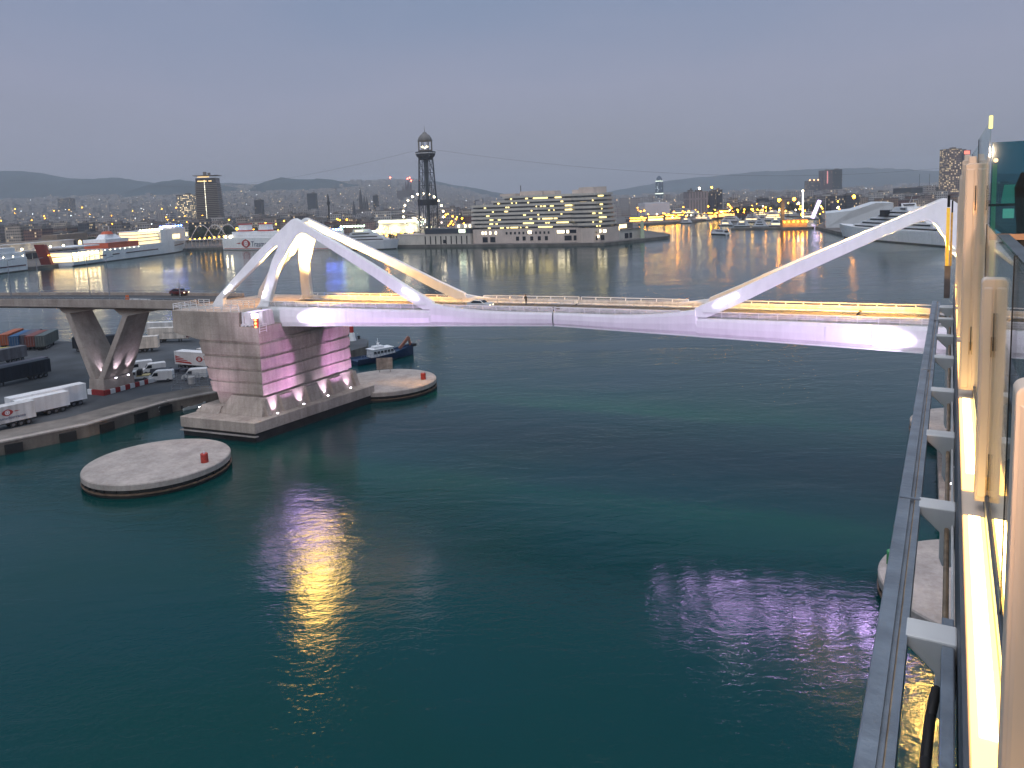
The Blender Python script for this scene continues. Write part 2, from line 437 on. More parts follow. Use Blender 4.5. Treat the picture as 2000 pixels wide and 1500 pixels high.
# the two pylons
WK = 4.5 / 15.7
def fp(s, z, sg, off=0.0):
    return (s, sg * (2.0 + WK * (37.7 - z) + off), z)
def frame_poly(side):
    pts = [(-69.9, 21.15), (-69.3, 22.3), (-68.6, 23.5), (-60.2, 31.75), (-53.0, 37.55), (-52.2, 37.85), (-51.4, 37.55), (-34.0, 29.6), (-26.0, 25.7), (-21.4, 23.62),
           (-20.9, 22.3), (-23.0, 22.3), (-27.5, 24.35), (-34.0, 27.75), (-45.5, 33.3), (-49.3, 35.0), (-50.3, 35.1), (-51.1, 34.6), (-52.2, 33.0), (-54.55, 29.0), (-55.7, 22.6), (-55.7, 21.9),
           (-58.4, 21.9), (-57.9, 22.8), (-56.3, 30.1), (-55.35, 32.4), (-55.6, 32.9), (-56.2, 32.8), (-59.3, 29.8), (-67.0, 23.3), (-66.7, 22.3), (-66.6, 21.15)]
    return [(s * -side, z) for s, z in pts]
for side in (-1, 1):
    for sg in (-1, 1):
        po = frame_poly(side)
        fm = MB().ext([fp(s, z, sg, 0.0) for s, z in po], [fp(s, z, sg, -0.95) for s, z in po])
        fm.build("pylon_frame", M_white, bridge, bevel=0.10, seg=2)
    q = lambda s: -side * s
    pt = MB()
    # portal plate between the legs, with a rounded head
    hw = lambda z: 2.0 + WK * (37.7 - z) - 0.5
    zs0, arch = 31.6, []
    for k in range(9):
        a = math.pi * k / 8; arch.append((-1.5 * math.cos(a), zs0 + 1.2 * math.sin(a)))
    outer = [(hw(31.0), 31.0), (hw(37.2), 37.2), (-hw(37.2), 37.2), (-hw(31.0), 31.0), (-2.2, 31.0)] + arch + [(2.2, 31.0)]
    sk = lambda z: -52.6 - (37.5 - z) * 0.24
    pt.ext([(q(sk(z) - 0.6), w, z) for w, z in outer], [(q(sk(z) + 1.3), w, z) for w, z in outer])
    pt.build("portal_plate", M_white, bridge, bevel=0.06)
    # lamp recesses at the feet of the outer members
    for sg in (-1,):
        for (s0, z0, s1, z1) in ((-27.3, 25.4, -25.1, 24.3), (-66.6, 24.2, -65.2, 25.6), (-57.05, 23.6, -56.9, 24.8)):
            lb = MB(); a = fp(q(s0), z0, sg, 0.03); c = fp(q(s1), z1, sg, 0.03)
            lb.beam(a, c, 0.06, 0.55)
            lb.build("lamp_recess", L_lilac, bridge)

# railings: raked posts, a round top rail and wires; crash barriers along the road
for side in (-1, 1):
    for sg in (-1, 1):
        spans = [(0.2, 19.2 if sg < 0 else 18.0), (22.6, 57.0)]
        for (b0, b1) in spans:
            rl = MB()
            N = max(1, round((b1 - b0) / 2.4))
            pts = []
            for i in range(N + 1):
                a = b0 + (b1 - b0) * i / N; s = side * a
                zb0 = min(zt(s), 22.5) if b0 > 20 else zt(s) - 0.02
                ztop = max(23.2 - 0.004 * a, zb0 + 0.25)
                y0, y1 = sg * 5.9, sg * 6.22
                rl.beam((s, y0, zb0 - 0.1), (s, y1, ztop), 0.10, 0.14, up=(1, 0, 0))
                pts.append((s, y1, ztop, y0, zb0))
            for p, r_ in zip(pts, pts[1:]):
                rl.beam(p[:3], r_[:3], 0.22, 0.10)
                for f in (0.35, 0.62):
                    A = [p[3] + (p[1] - p[3]) * f, p[4] + (p[2] - p[4]) * f]; Bq = [r_[3] + (r_[1] - r_[3]) * f, r_[4] + (r_[2] - r_[4]) * f]
                    rl.beam((p[0], A[0], A[1]), (r_[0], Bq[0], Bq[1]), 0.05, 0.05)
            rl.build("railing", M_white, bridge)
        cb = MB()
        N = 24
        for i in range(N + 1):
            a = 0.4 + 56 * i / N; s = side * a; t = 21.85 + 0.3 * (1 - a / 58)
            cb.box((s, sg * 4.2, t + 0.38), (0.12, 0.14, 0.8))
        for dz, hh in ((0.55, 0.28), (0.82, 0.10)):
            cb.beam((side * 0.3, sg * 4.12, 22.15 + dz), (side * 56.8, sg * 4.12, 21.85 + dz), 0.08, hh)
        cb.build("crash_barrier", M_dirtyw, bridge)
        wp = MB()
        wp.loft([[(side * a, sg * 5.35, t - 0.1), (side * a, sg * 5.5, t - 0.1), (side * a, sg * 5.78, t + hh), (side * a, sg * 5.68, t + hh)] for a, t, hh in ((0.3, 22.15, 0.66), (20, 22.05, 0.7), (56.8, 21.86, 0.8))])
        wp.build("wind_panel", M_dirtyw, bridge)
        kb = MB(); kb.beam((side * 0.3, sg * 4.75, 22.20), (side * 56.8, sg * 4.75, 21.92), 0.9, 0.16); kb.build("walkway", M_dirtyw, bridge)
lnm = mat("road_paint", (0.6, 0.6, 0.58), 0.7, 0.2, 1.5)
for side in (-1, 1):
    ln = MB()
    for k in range(11):
        a = 2 + k * 5
        za, zc = [21.85 + 0.3 * (1 - q_ / 58) for q_ in (a, a + 2)]
        ln.add([(side * a, -0.08, za + .006), (side * (a + 2), -0.08, zc + .006), (side * (a + 2), 0.08, zc + .006), (side * a, 0.08, za + .006)], [(0, 1, 2, 3)])
    ln.build("lane_marking", lnm, bridge)

# ------------------------------------------------------------------ piers
def pier(mir, label):
    f = lambda s, w=-17.0: s * mir + (0 if mir > 0 else 0.213 * (w + 17))     # mir = 1: left pier, -1: the one across the channel; both are skewed the same way
    root = empty("bridge_pier", BO, BA, label, "bridge pier", "concrete piers of the drawbridge")
    def pr(pts, z0, z1, mb, top=None):
        a = [(f(s, w), w, z0) for s, w in pts]; b_ = [(f(s, w), w, z1) for s, w in (top or pts)]
        mb.ext(a, b_)
    pl = MB()
    foot = [(-67.9, -17.5), (-51.1, -16.9), (-46.9, 12.5), (-64.0, 13.0)]
    pr(foot, 1.55, 3.5, pl)
    o = pl.build("plinth", M_conc, root, bevel=0.12)
    td = MB(); ft2 = [(-67.6, -17.2), (-51.3, -16.6), (-47.2, 12.2), (-63.8, 12.7)]
    pr(ft2, -3, 1.549, td)
    td.build("tide_band", M_tide, root)
    lp = MB(); ft3 = [(-68.0, -17.65), (-51.0, -17.05), (-50.9, -16.3), (-67.9, -16.9)]
    pr(ft3, 0.95, 1.12, lp); lp.build("fender_ledge", M_cap, root)
    bd = MB()
    def layer(z0, z1, ins=0.0, wf=-12.2, ext=0.0):
        def c(z):
            L = -67.6 + (16.5 - z) * 0.27 if z > 4 else -64.2
            return [(L + ins, wf + ins), (-53.1 - ins + ext, wf + ins), (-51.6 - ins + ext, 11.6 - ins), (L + 1.3 + ins, 12.0 - ins)]
        pr(c(z0), z0, z1, bd, c(z1))
    zs = [7.0, 9.3, 11.6, 13.9, 16.5]
    for k, (a, b_) in enumerate(zip(zs, zs[1:])):
        layer(a, b_ - 0.42, 0.0); layer(b_ - 0.42, b_, 0.22 if k < 3 else 0.14)
    layer(3.5, 7.0, 0.45)
    # flared skirt with the four lamp niches
    base = [(-62.6, -13.6), (-52.5, -13.6), (-50.4, 11.8), (-62, 12.2)]
    topp = [(-60.5, -12.35), (-53.0, -12.35), (-51.5, 11.7), (-60, 12.1)]
    pr(base, 3.5, 6.6, bd, topp)
    b2 = [(-67.6, -14.2), (-62.0, -14.2), (-62.0, 12.4), (-66, 12.6)]; t2 = [(-67.0, -13.2), (-62.2, -13.2), (-62.2, 12.3), (-65.6, 12.5)]
    pr(b2, 3.5, 4.6, bd, t2)
    ln = [-10.6, -4.1, 2.4, 9.0]
    for w0, w1 in ((-12.8, -11.9), (-9.0, -5.7), (-2.5, 0.8), (4.0, 7.4), (10.6, 11.8)):
        kk = lambda w, s0: s0 + (w + 12) * 0.073
        a = [(f(kk(w0, -52.6), w0), w0, 3.5), (f(kk(w0, -51.6), w0), w0, 3.5), (f(kk(w0, -52.5), w0), w0, 6.4), (f(kk(w0, -53.2), w0), w0, 6.4)]
        b_ = [(f(kk(w1, -52.6), w1), w1, 3.5), (f(kk(w1, -51.6), w1), w1, 3.5), (f(kk(w1, -52.5), w1), w1, 6.4), (f(kk(w1, -53.2), w1), w1, 6.4)]
        bd.ext(a, b_)
    bd.build("pier_shaft", M_conc, root, bevel=0.06)
    cp = MB()
    prof = [(-73.6, 21.75), (-73.5, 17.6), (-67.4, 16.5), (-53.0, 16.5), (-53.0, 19.2), (-57.3, 19.2), (-57.3, 21.75)]
    cp.ext([(f(s), -12.35, z) for s, z in prof], [(f(s), 12.0, z) for s, z in prof])
    cp.build("pier_cap", M_conc, root, bevel=0.08)
    # guard rails round the cap
    gr = MB()
    for i in range(9):
        s = -73.3 + i * 2.0
        gr.box((f(s), -12.1, 22.35), (0.11, 0.11, 1.2))
    for dz in (0.55, 0.85, 1.18): gr.beam((f(-73.3), -12.1, 21.75 + dz), (f(-57.4), -12.1, 21.75 + dz), 0.07, 0.09)
    for i in range(5):
        w = -12.1 + i * 1.35
        gr.box((f(-73.3), w, 22.35), (0.10, 0.10, 1.2))
    for dz in (0.55, 0.85, 1.18): gr.beam((f(-73.3), -12.1, 21.75 + dz), (f(-73.3), -6.7, 21.75 + dz), 0.06, 0.08)
    for i in range(12):
        s = -73 + i * 1.4
        if -69.9 < s < -66.5 or -58.5 < s: continue
        gr.box((f(s), -6.4, 22.4), (0.09, 0.09, 1.3))
    for dz in (0.5, 0.9, 1.28): gr.beam((f(-73), -6.4, 21.75 + dz), (f(-70.1), -6.4, 21.75 + dz), 0.07, 0.09); gr.beam((f(-66.3), -6.4, 21.75 + dz), (f(-59), -6.4, 21.75 + dz), 0.07, 0.09)
    gr.build("guard_rail", M_white, root)
    # hinge housing beside the girder end
    hs = MB()
    hs.box((f(-55.7), -9.9, 20.45), (2.6, 3.9, 2.5)); hs.box((f(-53.55), -9.6, 20.6), (1.0, 3.2, 2.7), taper=0.8)
    hs.box((f(-56.6), -11.95, 20.2), (0.5, 0.3, 1.9)); hs.box((f(-55.5), -11.98, 19.55), (2.9, 0.25, 0.25)); hs.box((f(-54.6), -12.0, 20.9), (1.0, 0.2, 0.14))
    for k in range(3): hs.box((f(-56.9 + k * 0.9), -12.0, 19.42), (0.45, 0.3, 0.42))
    hs.build("hinge_housing", M_dirtyw, root, bevel=0.04)
    wl_ = MB(); 
    for k in range(2): wl_.box((f(-54.25 + k * 0.8), -12.0, 21.2), (0.5, 0.3, 0.75))
    wl_.build("work_lamp", lamp("work_lamp_glow", (0.95, 0.85, 1.0), 5.0), root)
    sg_ = MB(); sg_.box((f(-53.6), -12.02, 19.9), (0.95, 0.2, 1.9)); so = sg_.build("signal_board", mat("signal_red_board", (0.5, 0.06, 0.05), 0.5), root)
    for k in range(3):
        rd = MB(); rd.ball((f(-53.6), -12.2, 19.3 + k * 0.6), 0.2); rd.build("signal_light", lamp("signal_glow", (1.0, 0.25, 0.06), 9.0), so)
    ld = MB()
    for k in range(2): ld.box((f(-52.7), -12.3 + k * 1.7, 19.0), (0.09, 0.09, 1.6))
    for k in range(4): ld.beam((f(-52.7), -12.3, 18.5 + k * 0.42), (f(-52.7), -10.6, 18.5 + k * 0.42), 0.06, 0.07)
    ld.build("ladder", M_white, root)
    for w in ln:
        s0 = -51.2 + (w + 12) * 0.073
        fx = MB(); fx.box((f(s0 - 0.5, w), w, 3.55), (0.22, 0.28, 0.1)); fx.build("ground_flood", L_lilac, root)
        spot("pier_uplight", W(f(s0 - 0.5, w), w, 3.66), W(f(s0 - 1.5, w), w, 5.8), 1700, (0.90, 0.70, 1.0), 74, 1.0, 0.06)
    return root
pier(1, "stepped concrete bridge pier washed in pink light, beside the striped V column and round platforms")
pier(-1, "concrete bridge pier half hidden behind the ship side and its brackets")

# the road beyond the right pier
rr = MB(); rr.b2((57.2, -6.2, 19.4), (170, 6.2, 21.7)); ro = empty("road_approach", BO, BA, "road approach beyond the right end of the drawbridge, behind the ship", "road ramp")
rr.build("deck", M_conc2, ro)
r2 = MB(); r2.b2((74.0, -6.4, 21.7), (170, -6.1, 22.7)); r2.b2((74.0, 6.1, 21.7), (170, 6.4, 22.7)); r2.build("parapet", M_dirtyw, ro)
r3 = MB()
for s in (100, 140): r3.b2((s - 2, -4, 0), (s + 2, 4, 19.4))
r3.build("column", M_conc2, ro)

# bridge lighting: lilac floods on the piers for the steel, yellow lamps in the portals for the road
for sd in (-1, 1):
    q = lambda s: sd * s
    spot("girder_flood", W(q(52.8), -8.4, 20.2), W(q(33.0), -6.9, 20.1), 30000, (0.90, 0.72, 1.0), 46, 1.0, 0.25)
    spot("girder_flood", W(q(49), -43.5, 3.5), W(q(24), -6, 22), 52000, (0.82, 0.50, 1.0), 62, 1.0, 0.8)
    spot("pylon_flood", W(q(49), -43.5, 3.5), W(q(50), -4, 32.5), 34000, (0.88, 0.70, 1.0), 42, 1.0, 0.8)
    spot("pier_wash", W(q(45.2), -1.5, 3.8), W(q(53), -10.5, 12.5), 9500, (0.88, 0.40, 0.98), 54, 0.4, 0.3)
    spot("pier_wash", W(q(45.0), 0.5, 3.8), W(q(52.4), 9.5, 12.5), 9500, (0.88, 0.42, 1.0), 54, 0.4, 0.3)
    spot("pier_wash", W(q(66), -20, 4.0), W(q(62), -12, 11), 2200, (0.95, 0.62, 0.95), 70, 1.0, 0.4)
    spot("portal_lamp", W(q(51.0), 0, 23.2), W(q(52.5), 0, 36), 120000, (1.0, 0.66, 0.22), 110, 1.0, 0.4)
    spot("road_lamp", W(q(49.5), -0.5, 34.2), W(q(43), 0, 22), 100000, (1.0, 0.47, 0.07), 95, 0.9, 0.4)
    spot("road_lamp", W(q(49.5), 0.5, 34.2), W(q(30), 2.5, 22), 150000, (1.0, 0.47, 0.07), 60, 0.9, 0.4)
    spot("road_lamp", W(q(54.5), 0, 34.2), W(q(62), 0, 22), 16000, (1.0, 0.47, 0.07), 90, 0.9, 0.4)
    spot("arm_lamp", W(q(47.5), 0.3, 33.0), W(q(36), 3.4, 30.5), 60000, (1.0, 0.62, 0.20), 60, 1.0, 0.3)
    for (s0, z0, s1, z1, pw) in ((22.6, 23.3, 36, 30.5, 1800), (66.8, 23.4, 60, 30.5, 1500), (56.9, 22.8, 55.9, 30, 1500)):
        a = fp(q(s0), z0, -1, 0.75); c = fp(q(s1), z1, -1, 0.1)
        spot("member_lamp", W(*a), W(*c), pw, (0.92, 0.86, 1.0), 50, 1.0, 0.15)
# added spots without fixtures, there only for gold and lilac glints on the water
    if sd < 0:
        for (w, z, p_) in ((-2.6, 34.5, 9000), (1.6, 36.0, 9000), (-3.4, 31.0, 9000), (3.0, 28.5, 8000), (0.0, 25.5, 5000)):
            spot("arch_glint_helper", W(-52.5, w, z), W(-8, -54, 0), p_, (1.0, 0.62, 0.13), 46, 1.0, 2.6)
        for (s0, w, z, p_) in ((-56.0, -9.0, 22.6, 2600), (-51, -7.4, 18.0, 2200), (-46, -7.4, 18.2, 1800)):
            spot("pier_glint_helper", W(s0, w, z), W(-18, -46, 0), p_, (0.66, 0.42, 1.0), 46, 1.0, 2.0)
    else:
        spot("arch_glint_helper", W(52.0, -2.0, 34.0), W(46.5, -55, 0), 40000, (1.0, 0.62, 0.13), 26, 1.0, 1.2)
        for s0 in (17, 21, 25, 28, 32, 36, 40, 44, 48):
            spot("girder_glint_helper", W(s0, -7.0, 18.5), W(s0 + 1, -46, 0), 1700, (0.66, 0.42, 1.0), 26, 1.0, 0.9)
# ------------------------------------------------------------------ lettering and emblem helpers
def text_mesh(name, s, size, o, xa, ya, m, parent=None, depth=0.01, bold=0.0):
    cu = bpy.data.curves.new(name, 'FONT'); cu.body = s; cu.size = size; cu.extrude = depth; cu.offset = bold
    tmp = bpy.data.objects.new(name, cu)
    me = bpy.data.meshes.new_from_object(tmp)
    bpy.data.objects.remove(tmp); bpy.data.curves.remove(cu)
    xa, ya = Vector(xa).normalized(), Vector(ya).normalized(); za = xa.cross(ya)
    M = Matrix((( xa.x, ya.x, za.x, o[0]), (xa.y, ya.y, za.y, o[1]), (xa.z, ya.z, za.z, o[2]), (0, 0, 0, 1)))
    me.transform(M); me.materials.clear(); me.materials.append(m); me.name = name
    ob = bpy.data.objects.new(name, me); col.objects.link(ob)
    if parent is not None: ob.parent = parent
    return ob
M_emb = mat("emblem_red", (0.36, 0.03, 0.03), 0.5, 0.1, 2)
M_ink = mat("lettering_blue", (0.05, 0.07, 0.16), 0.5, 0.1, 2)
def emblem(o, xa, ya, r, parent, name="emblem", tail=-1):
    """dark red almond with a white disc, a red ring in it and a trailing point"""
    xa, ya = Vector(xa).normalized(), Vector(ya).normalized(); za = xa.cross(ya); o = Vector(o)
    mb = MB()
    def poly(pts, d, m): mb.ext([o + xa * x * r + ya * y * r + za * (d - 0.004) for x, y in pts], [o + xa * x * r + ya * y * r + za * d for x, y in pts], m)
    al = [(1.5 * math.copysign(abs(math.cos(a)) ** 1.6, math.cos(a)), math.sin(a)) for a in [2 * math.pi * i / 28 for i in range(28)]]
    poly(al, 0.015, 0)
    cir = lambda k, n=20: [(k * math.cos(2 * math.pi * i / n), k * math.sin(2 * math.pi * i / n)) for i in range(n)]
    poly(cir(0.66), 0.021, 1); poly(cir(0.42), 0.027, 0); poly(cir(0.30), 0.033, 1)
    t = tail
    poly([(t * 1.7, 0.10), (t * 2.1, 0.22), (t * 3.4, 0.02), (t * 2.2, -0.12)] if t < 0 else [(1.7, 0.10), (2.2, -0.12), (3.4, 0.02), (2.1, 0.22)], 0.015, 0)
    return mb.build(name, [M_emb, M_w], parent)

# ------------------------------------------------------------------ round mooring platforms
def dolphin(c, r, label, lip=0.55):
    root = empty("mooring_platform", (c[0], c[1], 0), 0, label, "platform", "round concrete platforms in the channel")
    MB().lathe([(r - 0.12, 1.15), (r, 1.2), (r, 1.95), (r - 0.12, 2.1), (r - 0.9, 2.2), (0.01, 2.25)], n=96).build("cap", M_cap, root, smooth=False)
    MB().lathe([(r - 0.25, -2), (r - 0.22, 1.149)], n=96).build("tide_band", M_tide, root)
    rg = MB(); rg.lathe([(r - 0.2, 0.42), (r + 0.06, 0.45), (r + 0.06, 0.62), (r - 0.2, 0.65)], n=96); rg.build("fender_ring", mat("rusty_steel", (0.14, 0.09, 0.06), 0.6, 0.4, 1.5), root)
    for k in range(40):
        a = 2 * math.pi * k / 40 + random.uniform(-.03, .03)
        MB().box(((r - 0.18) * math.cos(a), (r - 0.18) * math.sin(a), 0.95), (0.3, 0.5, random.uniform(0.3, 0.55)), rz=a).build("fender_block", M_black, root)
    return root
def bollard(p, m, label, h=1.35, r=0.55):
    b = empty("beacon_drum", p, 0, label, "beacon drum")
    MB().lathe([(r, 0), (r, h), (r * 0.9, h + 0.05)], n=20).build("drum", m, b)
    MB().lathe([(0.14, h + 0.05), (0.12, h + 0.3), (0.05, h + 0.42)], n=10).build("lantern", M_dirtyw, b)
    return b
M_rust = mat("rusted_red_paint", (0.36, 0.035, 0.022), 0.6, 0.35, 2.5)
dolphin((-55.3, 113.6), 10.5, "large round concrete platform with a red drum, in front of the bridge pier")
dolphin((-28.0, 161.8), 10.9, "round concrete platform with a timber board, behind the pier and below the blue boat")
dolphin((44.6, 67.0), 10.5, "round concrete platform with a green drum, under the grey ship rail")
dolphin((72.8, 115.6), 10.2, "farther round concrete platform showing beyond the ship rail, half covered by brackets")
bollard(P(400, 903, 2.17), M_rust, "red drum on the big round platform in front of the pier")
bollard(P(827, 741, 2.17), M_rust, "red drum on the round platform behind the pier")
bollard(P(1743, 1102, 2.15), M_green, "green drum on the round platform beside the ship")
nb = empty("notice_board", P(752, 727, 2.2), R(10), "pale timber notice board on posts at the back of the round platform", "board")
b_ = MB(); b_.box((0, 0, 2.0), (3.6, 0.12, 2.6)); b_.build("panel", mat("weathered_timber", (0.42, 0.33, 0.27), 0.8, 0.3, 1.2, streak=0.4), nb)
for x in (-1.2, 1.2):
    MB().box((x, 0.15, 1.2), (0.16, 0.16, 2.4)).build("post", M_conc2, nb)

# ------------------------------------------------------------------ quay on the left
qpts = [P(0, 890, 0).xy - Vector((40, 58)), P(0, 890, 0).xy, P(175, 853, 0).xy, P(330, 806, 0).xy, P(420, 790, 0).xy + Vector((1, 2)), Vector((-58.5, 164.0)), Vector((-43.5, 195.5)), Vector((-39.6, 202.5)), Vector((-41.0, 212.0)),
        Vector((-47.5, 221.5)), Vector((-104.0, 229)), Vector((-121, 223)), Vector((-139, 230.5)), Vector((-152, 233)), Vector((-330, 262)), Vector((-330, 20))]
qp = [(p.x, p.y) for p in qpts]
qm = MB(); qm.prism(qp, -4, 2.18)
M_qwall = concrete("quay_wall_concrete", (0.20, 0.175, 0.155), 2.2, 0.4)
qo = qm.build("quay", [M_qwall, M_yard]); tag(qo, kind="structure")
for pl_ in qo.data.polygons:
    if pl_.normal.z > 0.9: pl_.material_index = 1
# rubbing edge: pale cope along the front, and a lower stepped ledge
cope = MB()
for a, b in zip(qpts[0:4], qpts[1:5]):
    d = (b - a).normalized(); nrm = Vector((-d.y, d.x))
    c0, c1 = a + nrm * 1.9, b + nrm * 1.9
    cope.beam((a.x + nrm.x * .5, a.y + nrm.y * .5, 2.26), (b.x + nrm.x * .5, b.y + nrm.y * .5, 2.26), 1.3, 0.26)
    cope.beam((c0.x, c0.y, 2.22), (c1.x, c1.y, 2.22), 0.18, 0.10)
tag(cope.build("quay_edge", M_cap), kind="structure")
apr = MB()
off0, off1 = 2.2, 9.0
L_, R_ = [], []
for k, p in enumerate(qpts[0:5]):
    d = (qpts[min(k + 1, 4)] - qpts[max(k - 1, 0)]).normalized(); nrm = Vector((-d.y, d.x)); L_.append(p + nrm * off0); R_.append(p + nrm * off1)
n_ = len(L_)
apr.add([(p.x, p.y, 2.184) for p in L_] + [(p.x, p.y, 2.184) for p in R_], [(k, k + 1, n_ + k + 1, n_ + k) for k in range(n_ - 1)])
tag(apr.build("quay_apron", mat("apron_concrete", (0.17, 0.15, 0.135), 0.85, 0.4, 0.25, 0.3)), kind="structure")
# tyres and rubber fenders along the quay wall
fen = MB().box((0, 0, 0), (0.6, 2.6, 2.4)).build("quay_fender", M_black)
a, b = qpts[1], qpts[3]
fr0 = empty("quay_fender", (0, 0, 0)); bpy.data.objects.remove(fr0)
fpos = [(qpts[1], qpts[2], 0.15), (qpts[1], qpts[2], 0.75), (qpts[2], qpts[3], 0.2), (qpts[2], qpts[3], 0.62), (qpts[2], qpts[3], 0.95)]
fl = ["black rubber fender on the dark quay wall, first from the picture's left edge", "black rubber fender on the quay wall below the white trailers", "black rubber fender on the quay wall below the V column",
      "black rubber fender on the quay wall near the painted figure", "black rubber fender on the quay wall closest to the bridge pier"]
for k, ((p0, p1, t), lb) in enumerate(zip(fpos, fl)):
    o = fen if k == 0 else fen.copy()
    if k: col.objects.link(o)
    p = p0.lerp(p1, t); d = (p1 - p0).normalized()
    o.location = (p.x + d.y * 0.25, p.y - d.x * 0.25, 0.5); o.rotation_euler = (0, 0, math.atan2(d.y, d.x) - math.pi / 2)
    tag(o, lb, "fender", "rubber fenders on the quay wall")
d = (qpts[3] - qpts[2]).normalized(); p = qpts[2].lerp(qpts[3], 0.86)
t2 = text_mesh("wall_number", "2", 1.5, (p.x + d.y * 0.06, p.y - d.x * 0.06, 0.75), (d.x, d.y, 0), (0, 0, 1), M_dirtyw, None, 0.02)
tag(t2, "white painted number 2 on the dark quay wall", "number")

# ------------------------------------------------------------------ road viaduct on its V column
via = empty("road_viaduct", BO, BA, "long concrete road viaduct on a V shaped column, left of the drawbridge", "viaduct")
vs_ = [(-73.7, 0), (-90, 0), (-108, -0.1), (-130, -0.9), (-160, -3.0), (-220, -9), (-330, -24)]
vz = lambda s: 22.0 - max(0, (-s - 80)) * 0.012
rings = []
for s, dw in vs_:
    z = vz(s); rings.append([(s, -3.6 + dw, z - 1.75), (s, 3.6 + dw, z - 1.75), (s, 6.1 + dw, z - 0.9), (s, 6.1 + dw, z), (s, -6.1 + dw, z), (s, -6.1 + dw, z - 0.95)])
MB().loft(rings).build("deck", M_conc2, via)
rd = MB(); rd.loft([[(s, -5.6 + dw, vz(s) + 0.01), (s, 5.6 + dw, vz(s) + 0.01), (s, 5.6 + dw, vz(s) + 0.03), (s, -5.6 + dw, vz(s) + 0.03)] for s, dw in vs_]); rd.build("carriageway", M_asph, via)
for sg in (-1, 1):
    pa = MB(); pa.loft([[(s, sg * 6.25 + dw, vz(s) - 1.0), (s, sg * 5.75 + dw, vz(s) - 0.1), (s, sg * 5.75 + dw, vz(s) + 0.62), (s, sg * 6.25 + dw, vz(s) + 0.62)] for s, dw in vs_]); pa.build("parapet", M_conc2, via)
    rl = MB()
    for (s0, d0), (s1, d1) in zip(vs_, vs_[1:]): rl.beam((s0, sg * 6.0 + d0, vz(s0) + 1.02), (s1, sg * 6.0 + d1, vz(s1) + 1.02), 0.1, 0.1)
    for k in range(70):
        s = -74 - k * 2.2; dw = 0
        for (s0, d0), (s1, d1) in zip(vs_, vs_[1:]):
            if s1 <= s <= s0: dw = d0 + (d1 - d0) * (s - s0) / (s1 - s0)
        rl.box((s, sg * 6.0 + dw, vz(s) + 0.82), (0.08, 0.08, 0.42))
    rl.build("handrail", M_steel, via)
vp = MB()
vp.ext([(-106.3, -6.9, 2.18), (-101.4, -6.9, 2.18), (-101.4, 0.7, 2.18), (-106.3, 0.7, 2.18)], [(-106.1, -6.7, 5.4), (-101.6, -6.7, 5.4), (-101.6, 0.5, 5.4), (-106.1, 0.5, 5.4)])
vp.build("column_foot", M_conc2, via, bevel=0.06)
for (b0, b1, t0, t1) in ((-106.0, -104.3, -112.7, -111.1), (-103.4, -101.7, -95.0, -93.4)):
    lg = MB(); z1 = 19.19
    A = [(b0, -6.6, 5.42), (b1, -6.6, 5.42), (t1, -6.0, z1), (t0, -6.0, z1)]; B_ = [(b0, 0.4, 5.42), (b1, 0.4, 5.42), (t1, -0.6, z1), (t0, -0.6, z1)]
    lg.ext(A, B_)
    lg.build("column_leg", M_conc2, via, bevel=0.12)
for t0, t1 in ((-112.9, -110.9), (-95.2, -93.2)):
    hb = MB(); m_ = (t0 + t1) / 2; z = vz(m_) - 1.76; z1_ = 19.2
    hb.ext([(t0 - 5.5, -3.5, z), (t1 + 5.5, -3.5, z), (t1, -6.1, z1_), (t0, -6.1, z1_)], [(t0 - 5.5, 3.5, z), (t1 + 5.5, 3.5, z), (t1, -0.5, z1_), (t0, -0.5, z1_)])
    hb.build("haunch", M_conc2, via)
# red and white striped guard blocks at the foot of the column
sb = MB()
M_rdk = mat("faded_red", (0.30, 0.02, 0.02), 0.6, 0.2, 2)
k = 0
for i in range(4): sb.box((-106.0 + i * 1.25 + 0.6, -7.25, 2.75), (1.24, 0.35, 1.1), m=(i + 1) % 2 if i < 2 else 0)
for i in range(9): sb.box((-101.1, -6.8 + i * 1.2 + 0.3, 2.75), (0.4, 1.19, 1.0), m=i % 2)
sb.box((-101.0, 4.6, 2.75), (0.5, 2.2, 0.9), m=1)
sb.build("striped_guard", [M_rdk, M_w], via)
for (s, w, s1, z1) in ((-100.5, -4.6, -98.9, 10.5), (-100.5, -1.6, -98.9, 10.5), (-103.85, -4.4, -106.6, 10.0)):
    fx = MB(); fx.box((s, w, 5.46), (0.25, 0.3, 0.12)); fx.build("ground_flood", L_lilac, via)
    spot("column_uplight", W(s, w, 5.62), W(s1, w, z1), 2600, (0.9, 0.78, 1.0), 42, 1.0, 0.08)

# street lamps on the viaduct
def make_lamp(h):
    root = empty("street_lamp")
    MB().tube((0, 0, 0), (0, 0, h), 0.11, 8, 0, 0.06).build("pole", M_steel, root)
    MB().beam((0, -0.05, h), (0, 1.1, h + 0.25), 0.08, 0.08).build("arm", M_steel, root)
    MB().box((0, 1.3, h + 0.25), (0.28, 0.7, 0.12)).build("lamp_head", M_steel, root)
    return root
lamps = [(22, 578, 8.0, "tall grey lamp post on the viaduct, leftmost of the five"), (78, 578, 8.2, "grey lamp post on the viaduct in front of the pink red water reflections"), (176, 578, 8.4, "tall pale lamp post on the viaduct left of the V column's stem"),
         (214, 578, 8.2, "grey lamp post on the viaduct above the gap of the V"), (352, 580, 3.6, "short lamp post on the viaduct beside the pier railings")]
lp0 = None
for x, y, h, lb in lamps:
    o = make_lamp(h); p = P(x, y, 22.3); o.location = p; o.rotation_euler = (0, 0, BA); tag(o, lb, "street lamp", "lamp posts on the viaduct")

